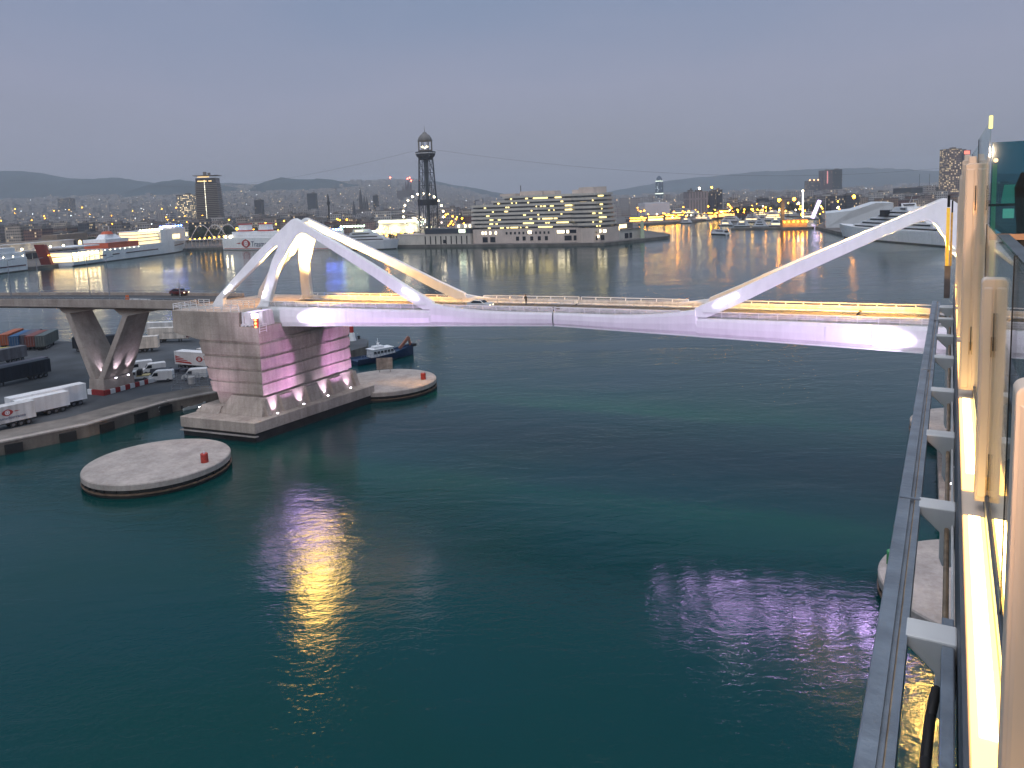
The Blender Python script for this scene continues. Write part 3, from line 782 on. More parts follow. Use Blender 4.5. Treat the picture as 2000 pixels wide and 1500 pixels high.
# ------------------------------------------------------------------ trailers, containers, vans
def wheel(parent, c, r=0.5, wd=0.3):
    w = MB(); w.lathe([(r * 0.6, -wd / 2), (r, -wd / 2 + .03), (r, wd / 2 - .03), (r * 0.6, wd / 2)], n=18); o = w.build("wheel", M_black, parent)
    rm = MB(); rm.lathe([(0.01, -wd / 2 - .01), (r * 0.55, -wd / 2 - .01), (r * 0.55, wd / 2 + .01), (0.01, wd / 2 + .01)], n=14); rm.build("rim", M_greysteel, o)
    o.location = c; o.rotation_euler = (R(90), 0, 0); return o
def corr(name, c): return mat(name, c, 0.55, 0.18, 0.7, streak=0.3)
def box_body(mb, L, Wd, z0, z1, ribs=True):
    mb.b2((0, 0, z0), (L, Wd, z1))
    if ribs:
        n = int(L / 0.9)
        for i in range(n):
            x = 0.45 + i * (L - 0.9) / max(1, n - 1)
            for y, s in ((0, -1), (Wd, 1)): mb.box((x, y + s * 0.025, (z0 + z1) / 2), (0.28, 0.05, z1 - z0 - 0.35))
def trailer(name, label, cat, corner, yaw, L, m, H=2.8, z0=1.25, ribs=False, wheels=True, group=None, Wd=2.5, flip=False):
    root = empty(name, (corner.x, corner.y, 2.19), yaw, label, cat, group)
    bd = MB(); box_body(bd, L, Wd, z0, z0 + H, ribs)
    bd.b2((-0.05, -0.04, z0 - 0.14), (L + 0.05, Wd + 0.04, z0 - 0.001)); bd.b2((-0.04, -0.03, z0 + H + 0.001), (L + 0.04, Wd + 0.03, z0 + H + 0.10))
    for x in (-0.03, L - 0.12):
        for y in (-0.03, Wd - 0.1): bd.b2((x, y, z0), (x + 0.15, y + 0.13, z0 + H))
    bd.build("cargo_box", m, root)
    for y in (0.25, 0.95, 1.55, 2.25): MB().box((-0.06, y * Wd / 2.5, z0 + H / 2), (0.05, 0.06, H - 0.3)).build("door_bar", M_steel, root)
    if wheels:
        ch = MB(); ch.b2((0.4, 0.5, 0.85), (L - 0.4, Wd - 0.5, z0 - 0.15)); ch.b2((L * 0.72, 0.4, 0.1), (L * 0.72 + 0.2, 0.7, 0.85)); ch.b2((L * 0.72, Wd - 0.7, 0.1), (L * 0.72 + 0.2, Wd - 0.4, 0.85))
        ch.build("chassis", M_black, root)
        for i in range(3):
            for y in (0.2, Wd - 0.2): wheel(root, (1.3 + i * 1.25, y, 0.5))
    return root
yv = R(54 + 180)
A_ = Vector((-88.6, 137.4)); dirL = Vector((math.cos(yv), math.sin(yv))); perp = Vector((-dirL.y, dirL.x))
G1 = "box trailers parked along the quay edge"
def along(corner, L, Wd=2.5):   # origin so that the body's front right edge sits at corner
    return Vector((corner[0], corner[1])) + Vector((-math.sin(R(54)), math.cos(R(54)))) * Wd
t1 = trailer("box_trailer", "white box trailer with a red eye emblem and blue lettering on its side", "trailer", along((-88.6, 137.5), 12), yv, 12.5, M_dirtyw, group=G1)
emblem((4.6, 2.53, 2.95), (-1, 0, 0), (0, 0, 1), 0.62, t1, "emblem", 1)
text_mesh("lettering", "trasmediterranea", 0.72, (6.7, 2.53, 1.75), (-1, 0, 0), (0, 0, 1), M_ink, t1)
trailer("box_trailer", "shorter white trailer tucked between two longer white trailers by the quay edge", "trailer", along((-87.0, 145.6), 12), yv, 9.0, M_w, 2.5, 1.2, group=G1)
trailer("box_trailer", "longest white trailer, its end against the foot of the V column", "trailer", along((-86.2, 150.2), 13), yv, 13.6, M_w, 2.9, 1.2, group=G1)
trailer("box_trailer", "white trailer end cut by the picture's left edge, in front of the emblem trailer", "trailer", along((-92.2, 131.2), 13), yv, 13.6, M_w, 2.8, 1.2, group=G1)
Mc = {"navy": corr("navy_steel", (0.010, 0.016, 0.030)), "orange": corr("orange_steel", (0.42, 0.10, 0.035)), "blue": corr("blue_steel", (0.02, 0.10, 0.24)), "purple": corr("purple_grey_steel", (0.10, 0.09, 0.12)),
      "rust": corr("rust_red_steel", (0.20, 0.045, 0.03)), "green": corr("green_grey_steel", (0.09, 0.115, 0.115)), "grey": corr("grey_steel_box", (0.14, 0.14, 0.16)), "cream": corr("cream_box", (0.70, 0.64, 0.58)), "maroon": corr("maroon_box", (0.10, 0.03, 0.04)), "yellow": corr("yellow_box", (0.5, 0.4, 0.1))}
GC = "containers parked on the quay"
y2 = R(65 + 180)
pv = Vector((-math.sin(R(65)), math.cos(R(65)))) * 2.5
trailer("shipping_container", "long navy blue container alone in the middle of the yard", "container", Vector((-110.6, 179.0)) + pv, y2, 15.0, Mc["navy"], 2.9, 1.2, True, True, GC)
trailer("shipping_container", "grey container behind the long navy one, cut by the left edge", "container", Vector((-129.7, 200.5)) + pv, y2, 13.6, Mc["grey"], 2.7, 1.2, True, True, GC)
trailer("shipping_container", "low dark container with a brown lid, close behind the long navy one", "container", Vector((-117.5, 189.5)) + pv, y2, 13.6, Mc["purple"], 1.6, 1.0, True, True, GC)
y3 = R(104)
for nm, lb, px, py, L, H in (("orange", "bright orange container at the left edge of the back row", 0, 682, 12, 2.9), ("blue", "mid blue container between the orange and purple ones", 19, 684, 12, 2.7), ("purple", "purple grey container right of the blue one", 38, 682, 12, 2.7),
                         ("rust", "rust red container, second from the right end of the back row", 50, 685, 12, 2.8), ("green", "dark green grey container ending the back row on the right", 70, 685, 12, 2.9)):
    p = P(px, py, 2.2); trailer("shipping_container", lb, "container", p.xy.to_3d(), y3, L, Mc[nm], H, 1.2, True, True, GC, Wd=2.5).scale = (1, -1, 1)
p = P(0, 692, 2.2); trailer("shipping_container", "yellow low box at the left edge between the rows", "container", Vector((p.x - 4, p.y, 0)), R(12), 6.0, Mc["yellow"], 1.2, 0.2, True, False, GC)
p = P(143, 688, 2.2); trailer("shipping_container", "dark navy container seen through the V column", "container", p.xy.to_3d(), R(6), 11.5, Mc["navy"], 2.9, 1.2, True, True, GC)
GT = "white trailers behind the V column"
p = P(254, 690, 2.2); trailer("box_trailer", "short cream box trailer with a grey end, right of the V column", "trailer", p.xy.to_3d(), R(14), 7.2, Mc["cream"], 2.9, 1.2, False, True, GT)
p = P(290, 670, 2.2); w2 = trailer("box_trailer", "long cream trailer with a maroon end panel at the back of the yard", "trailer", p.xy.to_3d(), R(-2), 12.2, Mc["cream"], 3.0, 1.2, False, True, GT)
MB().b2((11.3, -0.06, 1.3), (12.26, 2.56, 4.2)).build("end_panel", Mc["maroon"], w2)
text_mesh("lettering", "TRANSPORTS", 0.7, (4.5, -0.02, 2.6), (1, 0, 0), (0, 0, 1), mat("faded_lettering", (0.25, 0.24, 0.24), 0.7), w2)
p = P(285, 655, 2.2); trailer("box_trailer", "flat topped pale trailer farthest back by the water", "trailer", p.xy.to_3d(), R(-3), 13.6, M_dirtyw, 2.6, 1.2, False, True, GT)
p = P(343, 719, 2.2); rw = trailer("box_trailer", "white trailer with slanting red stripes and a red ring emblem, beside the pier", "trailer", p.xy.to_3d(), R(-24), 13.6, M_w, 2.9, 1.2, False, True, GT)
st = MB()
for k in range(4):
    z = 1.6 + k * 0.42; st.ext([(0.25, -0.02, z), (5.6 - k * 1.15, -0.02, z - 0.30 if k == 0 else z - 0.02), (5.0 - k * 1.25, -0.02, z + 0.16), (0.25, -0.02, z + 0.32)], [(0.25, -0.035, z), (5.6 - k * 1.15, -0.035, z - 0.30 if k == 0 else z - 0.02), (5.0 - k * 1.25, -0.035, z + 0.16), (0.25, -0.035, z + 0.32)])
st.build("red_stripes", M_red, rw)
emblem((8.0, -0.03, 2.6), (1, 0, 0), (0, 0, 1), 0.7, rw, "emblem", 1)
trailer("box_trailer", "pale trailer roof behind the red striped one", "trailer", Vector((-78.5, 186.0)), R(-24), 13.6, M_dirtyw, 2.7, 1.2, False, True, GT)

def van(label, p, yaw, m, group, cat="van", L=5.4, H=2.5, truck=False):
    root = empty("panel_van" if not truck else "flatbed_truck", (p.x, p.y, 2.19), yaw, label, cat, group)
    hw = 0.98
    if truck: prof = [(0, 0.45), (L, 0.45), (L, 0.95), (2.3, 0.95), (2.2, 2.15), (0.95, 2.2), (0.35, 1.25), (0, 1.1)]
    else: prof = [(0, 0.4), (L, 0.4), (L, H - 0.15), (L - 0.25, H), (2.0, H), (1.55, H - 0.1), (0.85, 1.35), (0.1, 1.05)]
    b = MB(); b.ext([(x, -hw, z) for x, z in prof], [(x, hw, z) for x, z in prof]); b.build("body", m, root, bevel=0.10)
    g = MB()
    if truck: wn_ = [(0.62, 1.35), (1.05, 2.0), (2.1, 2.0), (2.1, 1.35)]
    else: wn_ = [(1.0, 1.35), (1.6, 2.1), (2.35, 2.1), (2.35, 1.35)]
    for y in (-hw - 0.012, hw + 0.002): g.ext([(x, y, z) for x, z in wn_], [(x, y + 0.01, z) for x, z in wn_])
    x0, z0, x1, z1 = (0.42, 1.3, 0.93, 2.1) if truck else (0.9, 1.42, 1.5, 2.3)
    g.add([(x0 - 0.03, -0.85, z0), (x0 - 0.03, 0.85, z0), (x1 - 0.03, 0.78, z1), (x1 - 0.03, -0.78, z1)], [(0, 1, 2, 3)])
    g.build("windows", M_glassdk, root)
    if truck:
        MB().b2((2.35, -1.0, 0.96), (L, 1.0, 1.15)).build("load_bed", mat("bed_yellow", (0.5, 0.42, 0.2), 0.6), root); MB().b2((2.5, -0.9, 1.16), (3.4, 0.9, 2.4)).build("load", M_black, root)
    for x in (0.95, L - 1.0):
        for y in (-0.88, 0.88): wheel(root, (x, y, 0.36), 0.36, 0.24)
    return root
GV = "vans parked near the pier"
p = P(290, 746, 2.2); van("white panel van with a black side window, parked by the quay edge", p, R(10), M_w, GV)
p = P(247, 744, 2.2); van("white and yellow flatbed truck with a black load beside the V column", p, R(14), M_w, GV, "truck", 5.0, 2.3, True)
p = P(250, 729, 2.2); van("bluish white van behind the flatbed truck", p, R(28), M_w, GV, H=2.7)
p = P(276, 731, 2.2); van("white van with its roof toward us, behind the panel van", p, R(28), M_w, GV, H=2.4)
p = P(338, 747, 2.2); van("white van half hidden behind the wire cages", p + Vector((1.2, 2.0, 0)), R(12), M_w, GV)
# dark covered heap
hp = MB()
for k in range(7): hp.box((k * 1.5 - 4, random.uniform(-.4, .4), 0.55), (1.9, 2.6, 1.1 + 0.5 * random.random()), rz=random.uniform(-.2, .2), taper=0.75)
p = P(335, 729, 2.2); h_ = hp.build("tarpaulin", mat("dark_tarpaulin", (0.02, 0.025, 0.04), 0.5, 0.3, 0.8, 0.5)); h_.location = (p.x, p.y, 2.17); h_.rotation_euler = (0, 0, R(-10)); tag(h_, "dark tarpaulin covered goods below the red striped trailer", "tarpaulin")
# wire cages by the edge
def cage(label, p, yaw, round_=False):
    root = empty("wire_cage", (p.x, p.y, 2.19), yaw, label, "cage", "wire cages by the pier")
    fr_ = MB(); L, D, Hh = 2.6, 1.6, 2.3
    for x in (0, L):
        for y in (0, D): fr_.box((x, y, Hh / 2), (0.08, 0.08, Hh))
    for z in (0.1, 1.2, Hh):
        for y in (0, D): fr_.beam((0, y, z), (L, y, z), 0.06, 0.06)
        for x in (0, L): fr_.beam((x, 0, z), (x, D, z), 0.06, 0.06)
    fr_.build("frame", M_steel, root)
    ms = MB()
    for k in range(1, 10):
        for y in (0, D): ms.box((k * L / 10, y, Hh / 2), (0.025, 0.025, Hh))
    ms.build("wire_mesh", M_steel, root)
    if round_: MB().lathe([(0.7, 0), (0.72, 1.6), (0.3, 1.7)], (L / 2, D / 2, 0.05), 16).build("drum", M_dirtyw, root)
    return root
for k, (x, y) in enumerate(((339, 752), (360, 752), (384, 753))):
    cage(("wire cage at the left end of the row by the pier", "wire cage holding a pale drum, middle of the row", "wire cage at the pier end of the row")[k], P(x, y, 2.2), R(-4), k == 1)
# low railing at the quay edge
fe = empty("quay_fence", P(335, 763, 2.2), R(-4), "low steel railing along the quay edge below the cages", "fence")
fb = MB()
for z in (0.5, 1.0): fb.beam((0, 0, z), (10.5, 0, z), 0.05, 0.05)
fb.build("rail", M_steel, fe)
for k in range(6): MB().box((k * 2.1, 0, 0.5), (0.07, 0.07, 1.0)).build("post", M_steel, fe)
# small boats moored in the corner
def dinghy(label, p, yaw, m, L=4.6):
    root = empty("dinghy", (p.x, p.y, 0), yaw, label, "boat", "small boats moored at the quay corner")
    r_ = []
    for t in (0, 0.3, 0.65, 0.88, 1.0):
        w = 0.85 * (1 - max(0, t - 0.45) ** 2 / 0.31); x = t * L
        r_.append([(x, -w, 0.62 + 0.25 * t), (x, -w * 0.7, -0.1), (x, w * 0.7, -0.1), (x, w, 0.62 + 0.25 * t), (x, w * 0.8, 0.35), (x, -w * 0.8, 0.35)])
    MB().loft(r_).build("hull", m, root)
    th = MB()
    for x in (1.0, 2.4): th.b2((x, -0.7, 0.45), (x + 0.35, 0.7, 0.52))
    th.build("thwart", M_dirtyw, root)
    MB().box((-0.15, 0, 0.6), (0.3, 0.35, 0.7)).build("outboard_motor", M_black, root)
    return root
dinghy("small white dinghy at the dark quay corner, nearest the pier", P(357, 801, 0), R(40), M_w)
dinghy("grey dinghy moored behind the white one at the quay corner", P(352, 789, 0), R(50), M_greysteel)
# white lamp on the pier plinth's left end
wl2 = empty("work_light", P(391, 799, 3.52), 0, "bright white work light at the left end of the pier base", "work light")
MB().box((0, 0, 0.35), (0.5, 0.4, 0.3)).build("housing", M_greysteel, wl2); MB().ball((0.05, -0.26, 0.4), 0.16).build("lamp_glass", lamp("work_light_glow", (0.85, 0.9, 1.0), 25), wl2)

# ------------------------------------------------------------------ blue work boat and red and white beacon at the quay tip
bt = empty("work_boat", (P(683, 715, 0) + Vector((1, 1, 0))), R(40), "dark blue work boat with a white wheelhouse, moored behind the pier", "boat")
r_ = []
Lb = 17.5
for t in (0, 0.08, 0.3, 0.6, 0.8, 0.93, 1.0):
    w = 2.4 * (1 - max(0, t - 0.5) ** 2.2 / 0.235 * 0.98) * (0.88 if t == 0 else 1); x = t * Lb; zt_ = 1.55 + 1.5 * max(0, t - 0.35) ** 1.6 * 2
    r_.append([(x, -w, zt_), (x, -w * 0.8, 0.3), (x, -w * 0.4, -0.8), (x, w * 0.4, -0.8), (x, w * 0.8, 0.3), (x, w, zt_), (x, w * 0.88, zt_ - 0.5), (x, -w * 0.88, zt_ - 0.5)])
MB().loft(r_).build("hull", mat("boat_navy", (0.008, 0.03, 0.085), 0.35, 0.2, 0.8), bt)
wh = MB(); wh.ext([(4.5, -1.7, 1.2), (11.3, -1.7, 1.2), (11.3, 1.7, 1.2), (4.5, 1.7, 1.2)], [(4.6, -1.5, 3.2), (10.4, -1.5, 3.2), (10.4, 1.5, 3.2), (4.6, 1.5, 3.2)])
wh.b2((4.3, -1.7, 3.21), (10.7, 1.7, 3.36)); wh.b2((5.6, -1.0, 3.37), (8.2, 1.0, 3.9)); wh.build("wheelhouse", M_w, bt)
wn2 = MB()
for k in range(6): wn2.box((5.2 + k * 1.0, -1.64, 2.45), (0.72, 0.1, 0.62), rot=Matrix.Rotation(R(-5.5), 3, 'X'))
wn2.build("windows", M_glassdk, bt)
ms = MB(); ms.tube((7, 0, 3.9), (7, 0, 5.8), 0.13, 8, 0, 0.05); ms.beam((7, -0.9, 4.8), (7, 0.9, 4.8), 0.08, 0.08); ms.ball((7, 0, 4.4), 0.35); ms.build("mast", M_w, bt)
rl = MB()
for k in range(12): rl.box((0.8 + k * 0.9, -2.25, 2.0), (0.06, 0.06, 1.0))
rl.beam((0.8, -2.25, 2.45), (10.7, -2.25, 2.5), 0.06, 0.06); rl.build("rail", M_steel, bt)
cr2 = MB(); cr2.beam((13.2, -0.2, 2.2), (16.2, -0.2, 4.9), 0.5, 0.7); cr2.beam((16.2, -0.2, 4.9), (16.6, -0.2, 2.6), 0.4, 0.5); cr2.build("crane_arm", mat("rust_orange", (0.30, 0.12, 0.08), 0.6, 0.3, 2), bt)
fd = MB(); fd.lathe([(0.45, -0.3), (0.75, -0.3), (0.75, 0.3), (0.45, 0.3)], (17.7, -0.2, 2.6), 14); fd.build("bow_fender", M_black, bt)
bc = empty("harbour_beacon", P(688, 665, 2.2), 0, "small red and white beacon tower on the quay tip beyond the pier", "beacon")
MB().lathe([(1.15, 0), (0.62, 2.3)], n=16).build("base", M_w, bc); MB().lathe([(0.55, 2.3), (0.55, 4.9), (0.3, 5.2), (0.15, 5.7)], n=16).build("tower", M_red, bc)
md = MB(); md.lathe([(0.35, 0), (0.28, 0.6), (0.42, 0.65), (0.42, 0.9), (0.1, 0.95)], n=12); mo = md.build("mooring_bollard", M_black); mo.location = P(701, 662, 2.2); tag(mo, "black mooring bollard at the quay tip beyond the pier", "bollard")

# ------------------------------------------------------------------ cars on the bridge and the viaduct
def car(label, p, yaw, m, z, group=None, sedan=False):
    root = empty("car", (p.x, p.y, z), yaw, label, "car", group)
    prof = [(0, 0.32), (4.2, 0.32), (4.22, 0.72), (4.0, 0.9), (3.15, 1.0), (2.55, 1.42), (1.2, 1.48), (0.3, 1.1 if not sedan else 0.98), (0.0, 0.9)]
    ins = lambda z_: 0.86 - max(0, z_ - 0.95) * 0.35
    b = MB(); b.ext([(x, -ins(z_), z_) for x, z_ in prof], [(x, ins(z_), z_) for x, z_ in prof]); b.build("body", m, root, bevel=0.08)
    g = MB()
    for s in (-1, 1):
        q_ = [(0.75, 1.02), (3.0, 1.02), (2.5, 1.36), (1.2, 1.4)]
        g.ext([(x, s * (ins(z_) + 0.012), z_) for x, z_ in q_], [(x, s * (ins(z_) + 0.002), z_) for x, z_ in q_])
    g.add([(3.12, -0.72, 1.05), (3.12, 0.72, 1.05), (2.62, 0.64, 1.41), (2.62, -0.64, 1.41)], [(0, 1, 2, 3)])
    g.build("windows", M_glassdk, root)
    for x in (0.8, 3.4):
        for y in (-0.78, 0.78): wheel(root, (x, y, 0.32), 0.32, 0.2)
    for y in (-0.6, 0.6):
        MB().box((4.2, y, 0.68), (0.08, 0.28, 0.13)).build("headlight", L_win2, root); MB().box((0.0, y, 0.8), (0.06, 0.25, 0.13)).build("tail_light", lamp("tail_lamp", (1, 0.05, 0.03), 1.5), root)
    return root
M_silver = mat("silver_car_paint", (0.55, 0.58, 0.60), 0.25, 0.05, 1, metal=0.4)
c0 = W(-16.5, -2.4, 0); car("silver white hatchback driving over the left leaf of the drawbridge", c0, BA, M_silver, 22.12, "cars on the road")
p = P(311, 579, 22.1); car("dark red car on the viaduct beside the pier railings", Vector((p.x + 1.5, p.y + 3, 0)), BA, mat("dark_red_car", (0.10, 0.02, 0.02), 0.3, 0.1, 1), 21.98, "cars on the road")
# road works: orange cone and white blocks on the viaduct
rb = empty("road_barrier", W(-96.5, -3.2, vz(-96.5) + 0.03), BA, "orange and white road works barrier on the viaduct", "barrier")
MB().box((0, 0, 0.6), (0.9, 0.5, 1.2), taper=0.6).build("orange_block", mat("barrier_orange", (0.6, 0.14, 0.04), 0.5), rb)
MB().b2((0.8, -0.2, 0), (6.5, 0.2, 0.45)).build("white_blocks", M_dirtyw, rb)

# ------------------------------------------------------------------ two people on the bridge
def person(label, loc, rz, joints, cloth, legs_m, skin_hair):
    """one continuous body grown along its skeleton, then hair and clothes as parts"""
    names = list(joints); idx = {n: i for i, n in enumerate(names)}
    ed = [("pelvis", "chest"), ("chest", "neck"), ("neck", "head"), ("head", "crown"), ("chest", "shl"), ("shl", "ell"), ("ell", "hal"), ("chest", "shr"), ("shr", "elr"), ("elr", "har"),
          ("pelvis", "hipl"), ("hipl", "knl"), ("knl", "anl"), ("anl", "tol"), ("pelvis", "hipr"), ("hipr", "knr"), ("knr", "anr"), ("anr", "tor")]
    rad = dict(pelvis=0.15, chest=0.17, neck=0.06, head=0.095, crown=0.075, shl=0.075, shr=0.075, ell=0.05, elr=0.05, hal=0.04, har=0.04, hipl=0.10, hipr=0.10, knl=0.065, knr=0.065, anl=0.045, anr=0.045, tol=0.04, tor=0.04)
    me = bpy.data.meshes.new("person"); me.from_pydata([joints[n] for n in names], [(idx[a], idx[b]) for a, b in ed], [])
    o = bpy.data.objects.new("person", me); col.objects.link(o)
    sk = o.modifiers.new("skin", 'SKIN')
    for n, v in zip(names, me.skin_vertices[0].data):
        v.radius = (rad[n], rad[n]); v.use_root = (n == "pelvis")
    o.modifiers.new("sub", 'SUBSURF').levels = 2; o.modifiers["sub"].render_levels = 2
    dg = bpy.context.evaluated_depsgraph_get(); m2 = bpy.data.meshes.new_from_object(o.evaluated_get(dg)); o.modifiers.clear(); o.data = m2
    m2.materials.clear(); m2.materials.append(cloth); m2.materials.append(legs_m); m2.materials.append(skin_hair[0])
    zn, zw = joints["neck"][2] + 0.03, joints["pelvis"][2] - 0.03
    for f in m2.polygons:
        c = f.center; f.material_index = 2 if c.z > zn and (c - Vector(joints["head"])).length < 0.2 else (1 if c.z < zw else 0); f.use_smooth = True
    o.location = loc; o.rotation_euler = (0, 0, rz); tag(o, label, "person")
    h = joints["head"]; hb = MB(); hb.lathe([(0.02, -0.02), (0.118, 0.0), (0.115, 0.07), (0.07, 0.135), (0.01, 0.15)], (h[0] - 0.012, h[1], h[2] + 0.03), 14); ho = hb.build("hair", skin_hair[1], o, smooth=True)
    return o
M_skin = mat("skin", (0.35, 0.20, 0.14), 0.6); M_hair = mat("dark_hair", (0.012, 0.01, 0.009), 0.6)
M_blk = mat("black_cloth", (0.012, 0.010, 0.012), 0.8, 0.2, 5); M_wcl = mat("white_trousers", (0.6, 0.58, 0.55), 0.8, 0.1, 5)
J1 = dict(pelvis=(0, 0, .95), chest=(.05, 0, 1.32), neck=(.09, 0, 1.48), head=(.13, 0, 1.60), crown=(.14, 0, 1.72), shl=(.06, .19, 1.40), ell=(.16, .24, 1.13), hal=(.34, .16, 1.22), shr=(.06, -.19, 1.40), elr=(.10, -.26, 1.12), har=(.22, -.22, .90),
          hipl=(0, .1, .9), knl=(.06, .11, .5), anl=(-.02, .12, .08), tol=(.14, .12, .04), hipr=(0, -.1, .9), knr=(.02, -.11, .5), anr=(-.06, -.12, .08), tor=(.10, -.12, .04))
person("person in dark clothes standing on the roadway near the bridge's middle", W(-8.6, 3.3, 22.1), BA + R(-100), J1, M_blk, M_blk, (M_skin, M_hair))
J2 = dict(pelvis=(0, 0, .95), chest=(.20, 0, 1.26), neck=(.30, 0, 1.38), head=(.38, 0, 1.47), crown=(.41, 0, 1.58), shl=(.22, .19, 1.32), ell=(.46, .28, 1.40), hal=(.52, .22, 1.66), shr=(.22, -.19, 1.32), elr=(.30, -.28, 1.05), har=(.48, -.2, 1.1),
          hipl=(0, .1, .9), knl=(.10, .14, .5), anl=(-.05, .16, .08), tol=(.12, .17, .04), hipr=(0, -.1, .9), knr=(-.02, -.13, .5), anr=(-.2, -.15, .08), tor=(-.04, -.16, .04))
person("person in black top and white trousers with one arm raised, on the bridge", W(42.2, -4.9, 22.1), BA + R(-20), J2, M_blk, M_wcl, (M_skin, M_hair))
# ------------------------------------------------------------------ the cruise ship we stand on: x = inboard, y = ahead, z above the camera's deck rail
ship = empty("cruise_ship", (0, 0, CAMZ), R(-30), "white cruise ship's side with grey rail, brackets and yellow lit glass railing", "cruise ship")
M_ship = mat("ship_cream_paint", (0.82, 0.66, 0.53), 0.45, 0.04, 2.0, 0.0)
M_shipw = mat("ship_white_paint", (0.72, 0.71, 0.70), 0.4, 0.06, 2.0, 0.03, streak=0.18)
M_teal = None
def glass_mat(name, tint, rough=0.02, gl=0.12):
    m = bpy.data.materials.new(name); m.use_nodes = True; n, l = m.node_tree.nodes, m.node_tree.links
    n.clear(); o = n.new("ShaderNodeOutputMaterial"); mx = n.new("ShaderNodeMixShader"); t = n.new("ShaderNodeBsdfTransparent"); g = n.new("ShaderNodeBsdfGlossy")
    t.inputs["Color"].default_value = (*tint, 1); g.inputs["Roughness"].default_value = rough; g.inputs["Color"].default_value = (0.9, 0.95, 0.95, 1)
    fr_ = n.new("ShaderNodeFresnel"); fr_.inputs["IOR"].default_value = 1.45
    md = n.new("ShaderNodeMath"); md.operation = 'MULTIPLY_ADD'; md.inputs[1].default_value = 0.6; md.inputs[2].default_value = gl * 0.3
    l.new(fr_.outputs[0], md.inputs[0]); l.new(md.outputs[0], mx.inputs[0]); l.new(t.outputs[0], mx.inputs[1]); l.new(g.outputs[0], mx.inputs[2]); l.new(mx.outputs[0], o.inputs["Surface"])
    return m
M_pane = glass_mat("clear_glass", (0.93, 0.96, 0.95), 0.02, 0.0)
M_teal = glass_mat("teal_glass", (0.26, 0.50, 0.56), 0.03, 0.0)
# outer rail: galvanised channel with a groove, a rolled outer lip and a worn inner flange
rl = MB()
rl.b2((-0.365, 2.0, -3.24), (-0.275, 23.4, -3.10)); rl.b2((-0.2749, 2.0, -3.24), (-0.232, 23.4, -3.135)); rl.b2((-0.2319, 2.0, -3.26), (-0.185, 23.4, -3.105))
rl.tube((-0.365, 2.0, -3.12), (-0.365, 23.4, -3.12), 0.018, 8)
for s in (8.3, 14.5, 20.0): rl.box((-0.28, s, -3.17), (0.185, 0.03, 0.16))
rl.build("outer_rail", M_steel, ship)
M_worn = mat("bronze_edge", (0.40, 0.27, 0.17), 0.35, 0.4, 6, 0, 0.6)
MB().tube((-0.233, 2.0, -3.118), (-0.233, 23.4, -3.118), 0.011, 6).build("rail_bead", M_worn, ship)
# gusset brackets
for s in (22.2, 20.25, 17.9, 15.6, 13.0, 10.6, 8.13, 5.65, 3.2):
    po = [(-0.20, -3.10), (0.115, -3.10), (0.115, -3.60), (0.09, -3.67), (0.05, -3.70), (0.01, -3.67), (-0.015, -3.60), (-0.015, -3.34), (-0.20, -3.17)]
    bk = MB(); bk.ext([(x, s, z) for x, z in po], [(x, s + 0.26, z) for x, z in po]); bk.build("bracket", M_shipw, ship, bevel=0.012)
# deck edge beam and pipes running behind the brackets
eb = MB(); eb.b2((0.116, 1.0, -3.5), (0.139, 24, -2.62)); eb.build("deck_edge", M_greysteel, ship)
cv = MB(); cv.b2((0.02, 2.0, -3.32), (0.10, 6.05, -3.12)); cv.build("cable_box", M_steel, ship, bevel=0.01)
pp = MB(); pp.tube((0.045, 6.1, -3.3), (0.045, 22, -3.3), 0.022, 8); pp.build("drain_pipe", M_worn, ship)
pp = MB(); pp.tube((0.092, 6.1, -3.26), (0.092, 22, -3.26), 0.012, 8); pp.build("conduit", M_shipw, ship)
hp = MB(); hp.path([(0.0, 5.5, -3.36), (-0.03, 5.2, -3.38), (-0.045, 4.8, -3.40), (-0.03, 4.3, -3.42), (-0.015, 3.6, -3.42), (-0.01, 2.4, -3.44)], 0.032, 10); hp.build("black_hose", M_black, ship, smooth=True)
# gutter floor strips glow in place of lamplight on them; glass shoe, posts
gt = MB(); gt.b2((0.1392, 1.0, -2.75), (0.56, 24, -2.64)); gt.build("gutter", M_ship, ship)
L_strip = lamp("gutter_floor_glow", (1.0, 0.54, 0.12), 5.0)
L_strip2 = lamp("gutter_floor_glow_core", (1.0, 0.68, 0.24), 20.0)
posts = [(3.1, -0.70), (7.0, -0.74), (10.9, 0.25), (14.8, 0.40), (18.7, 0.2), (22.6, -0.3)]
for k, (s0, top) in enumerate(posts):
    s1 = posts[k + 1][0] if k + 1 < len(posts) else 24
    for (x0, x1, nm, mt, zz) in ((0.15, 0.292, "floor_glow", L_strip, -2.632), (0.185, 0.262, "floor_glow_core", L_strip2, -2.628), (0.345, 0.44, "floor_glow", L_strip, -2.632)):
        lb = MB(); lb.b2((x0, s0 + (0.45 if nm == "floor_glow" else 0.9), zz - 0.006), (x1, s1 - 0.15, zz)); lb.build(nm, mt, ship)
lb = MB(); lb.b2((0.15, 1.2, -2.638), (0.292, 2.95, -2.632)); lb.build("floor_glow", L_strip, ship)
sh = MB(); sh.b2((0.296, 1.0, -2.639), (0.338, 24, -2.50)); sh.build("glass_shoe", M_greysteel, ship)
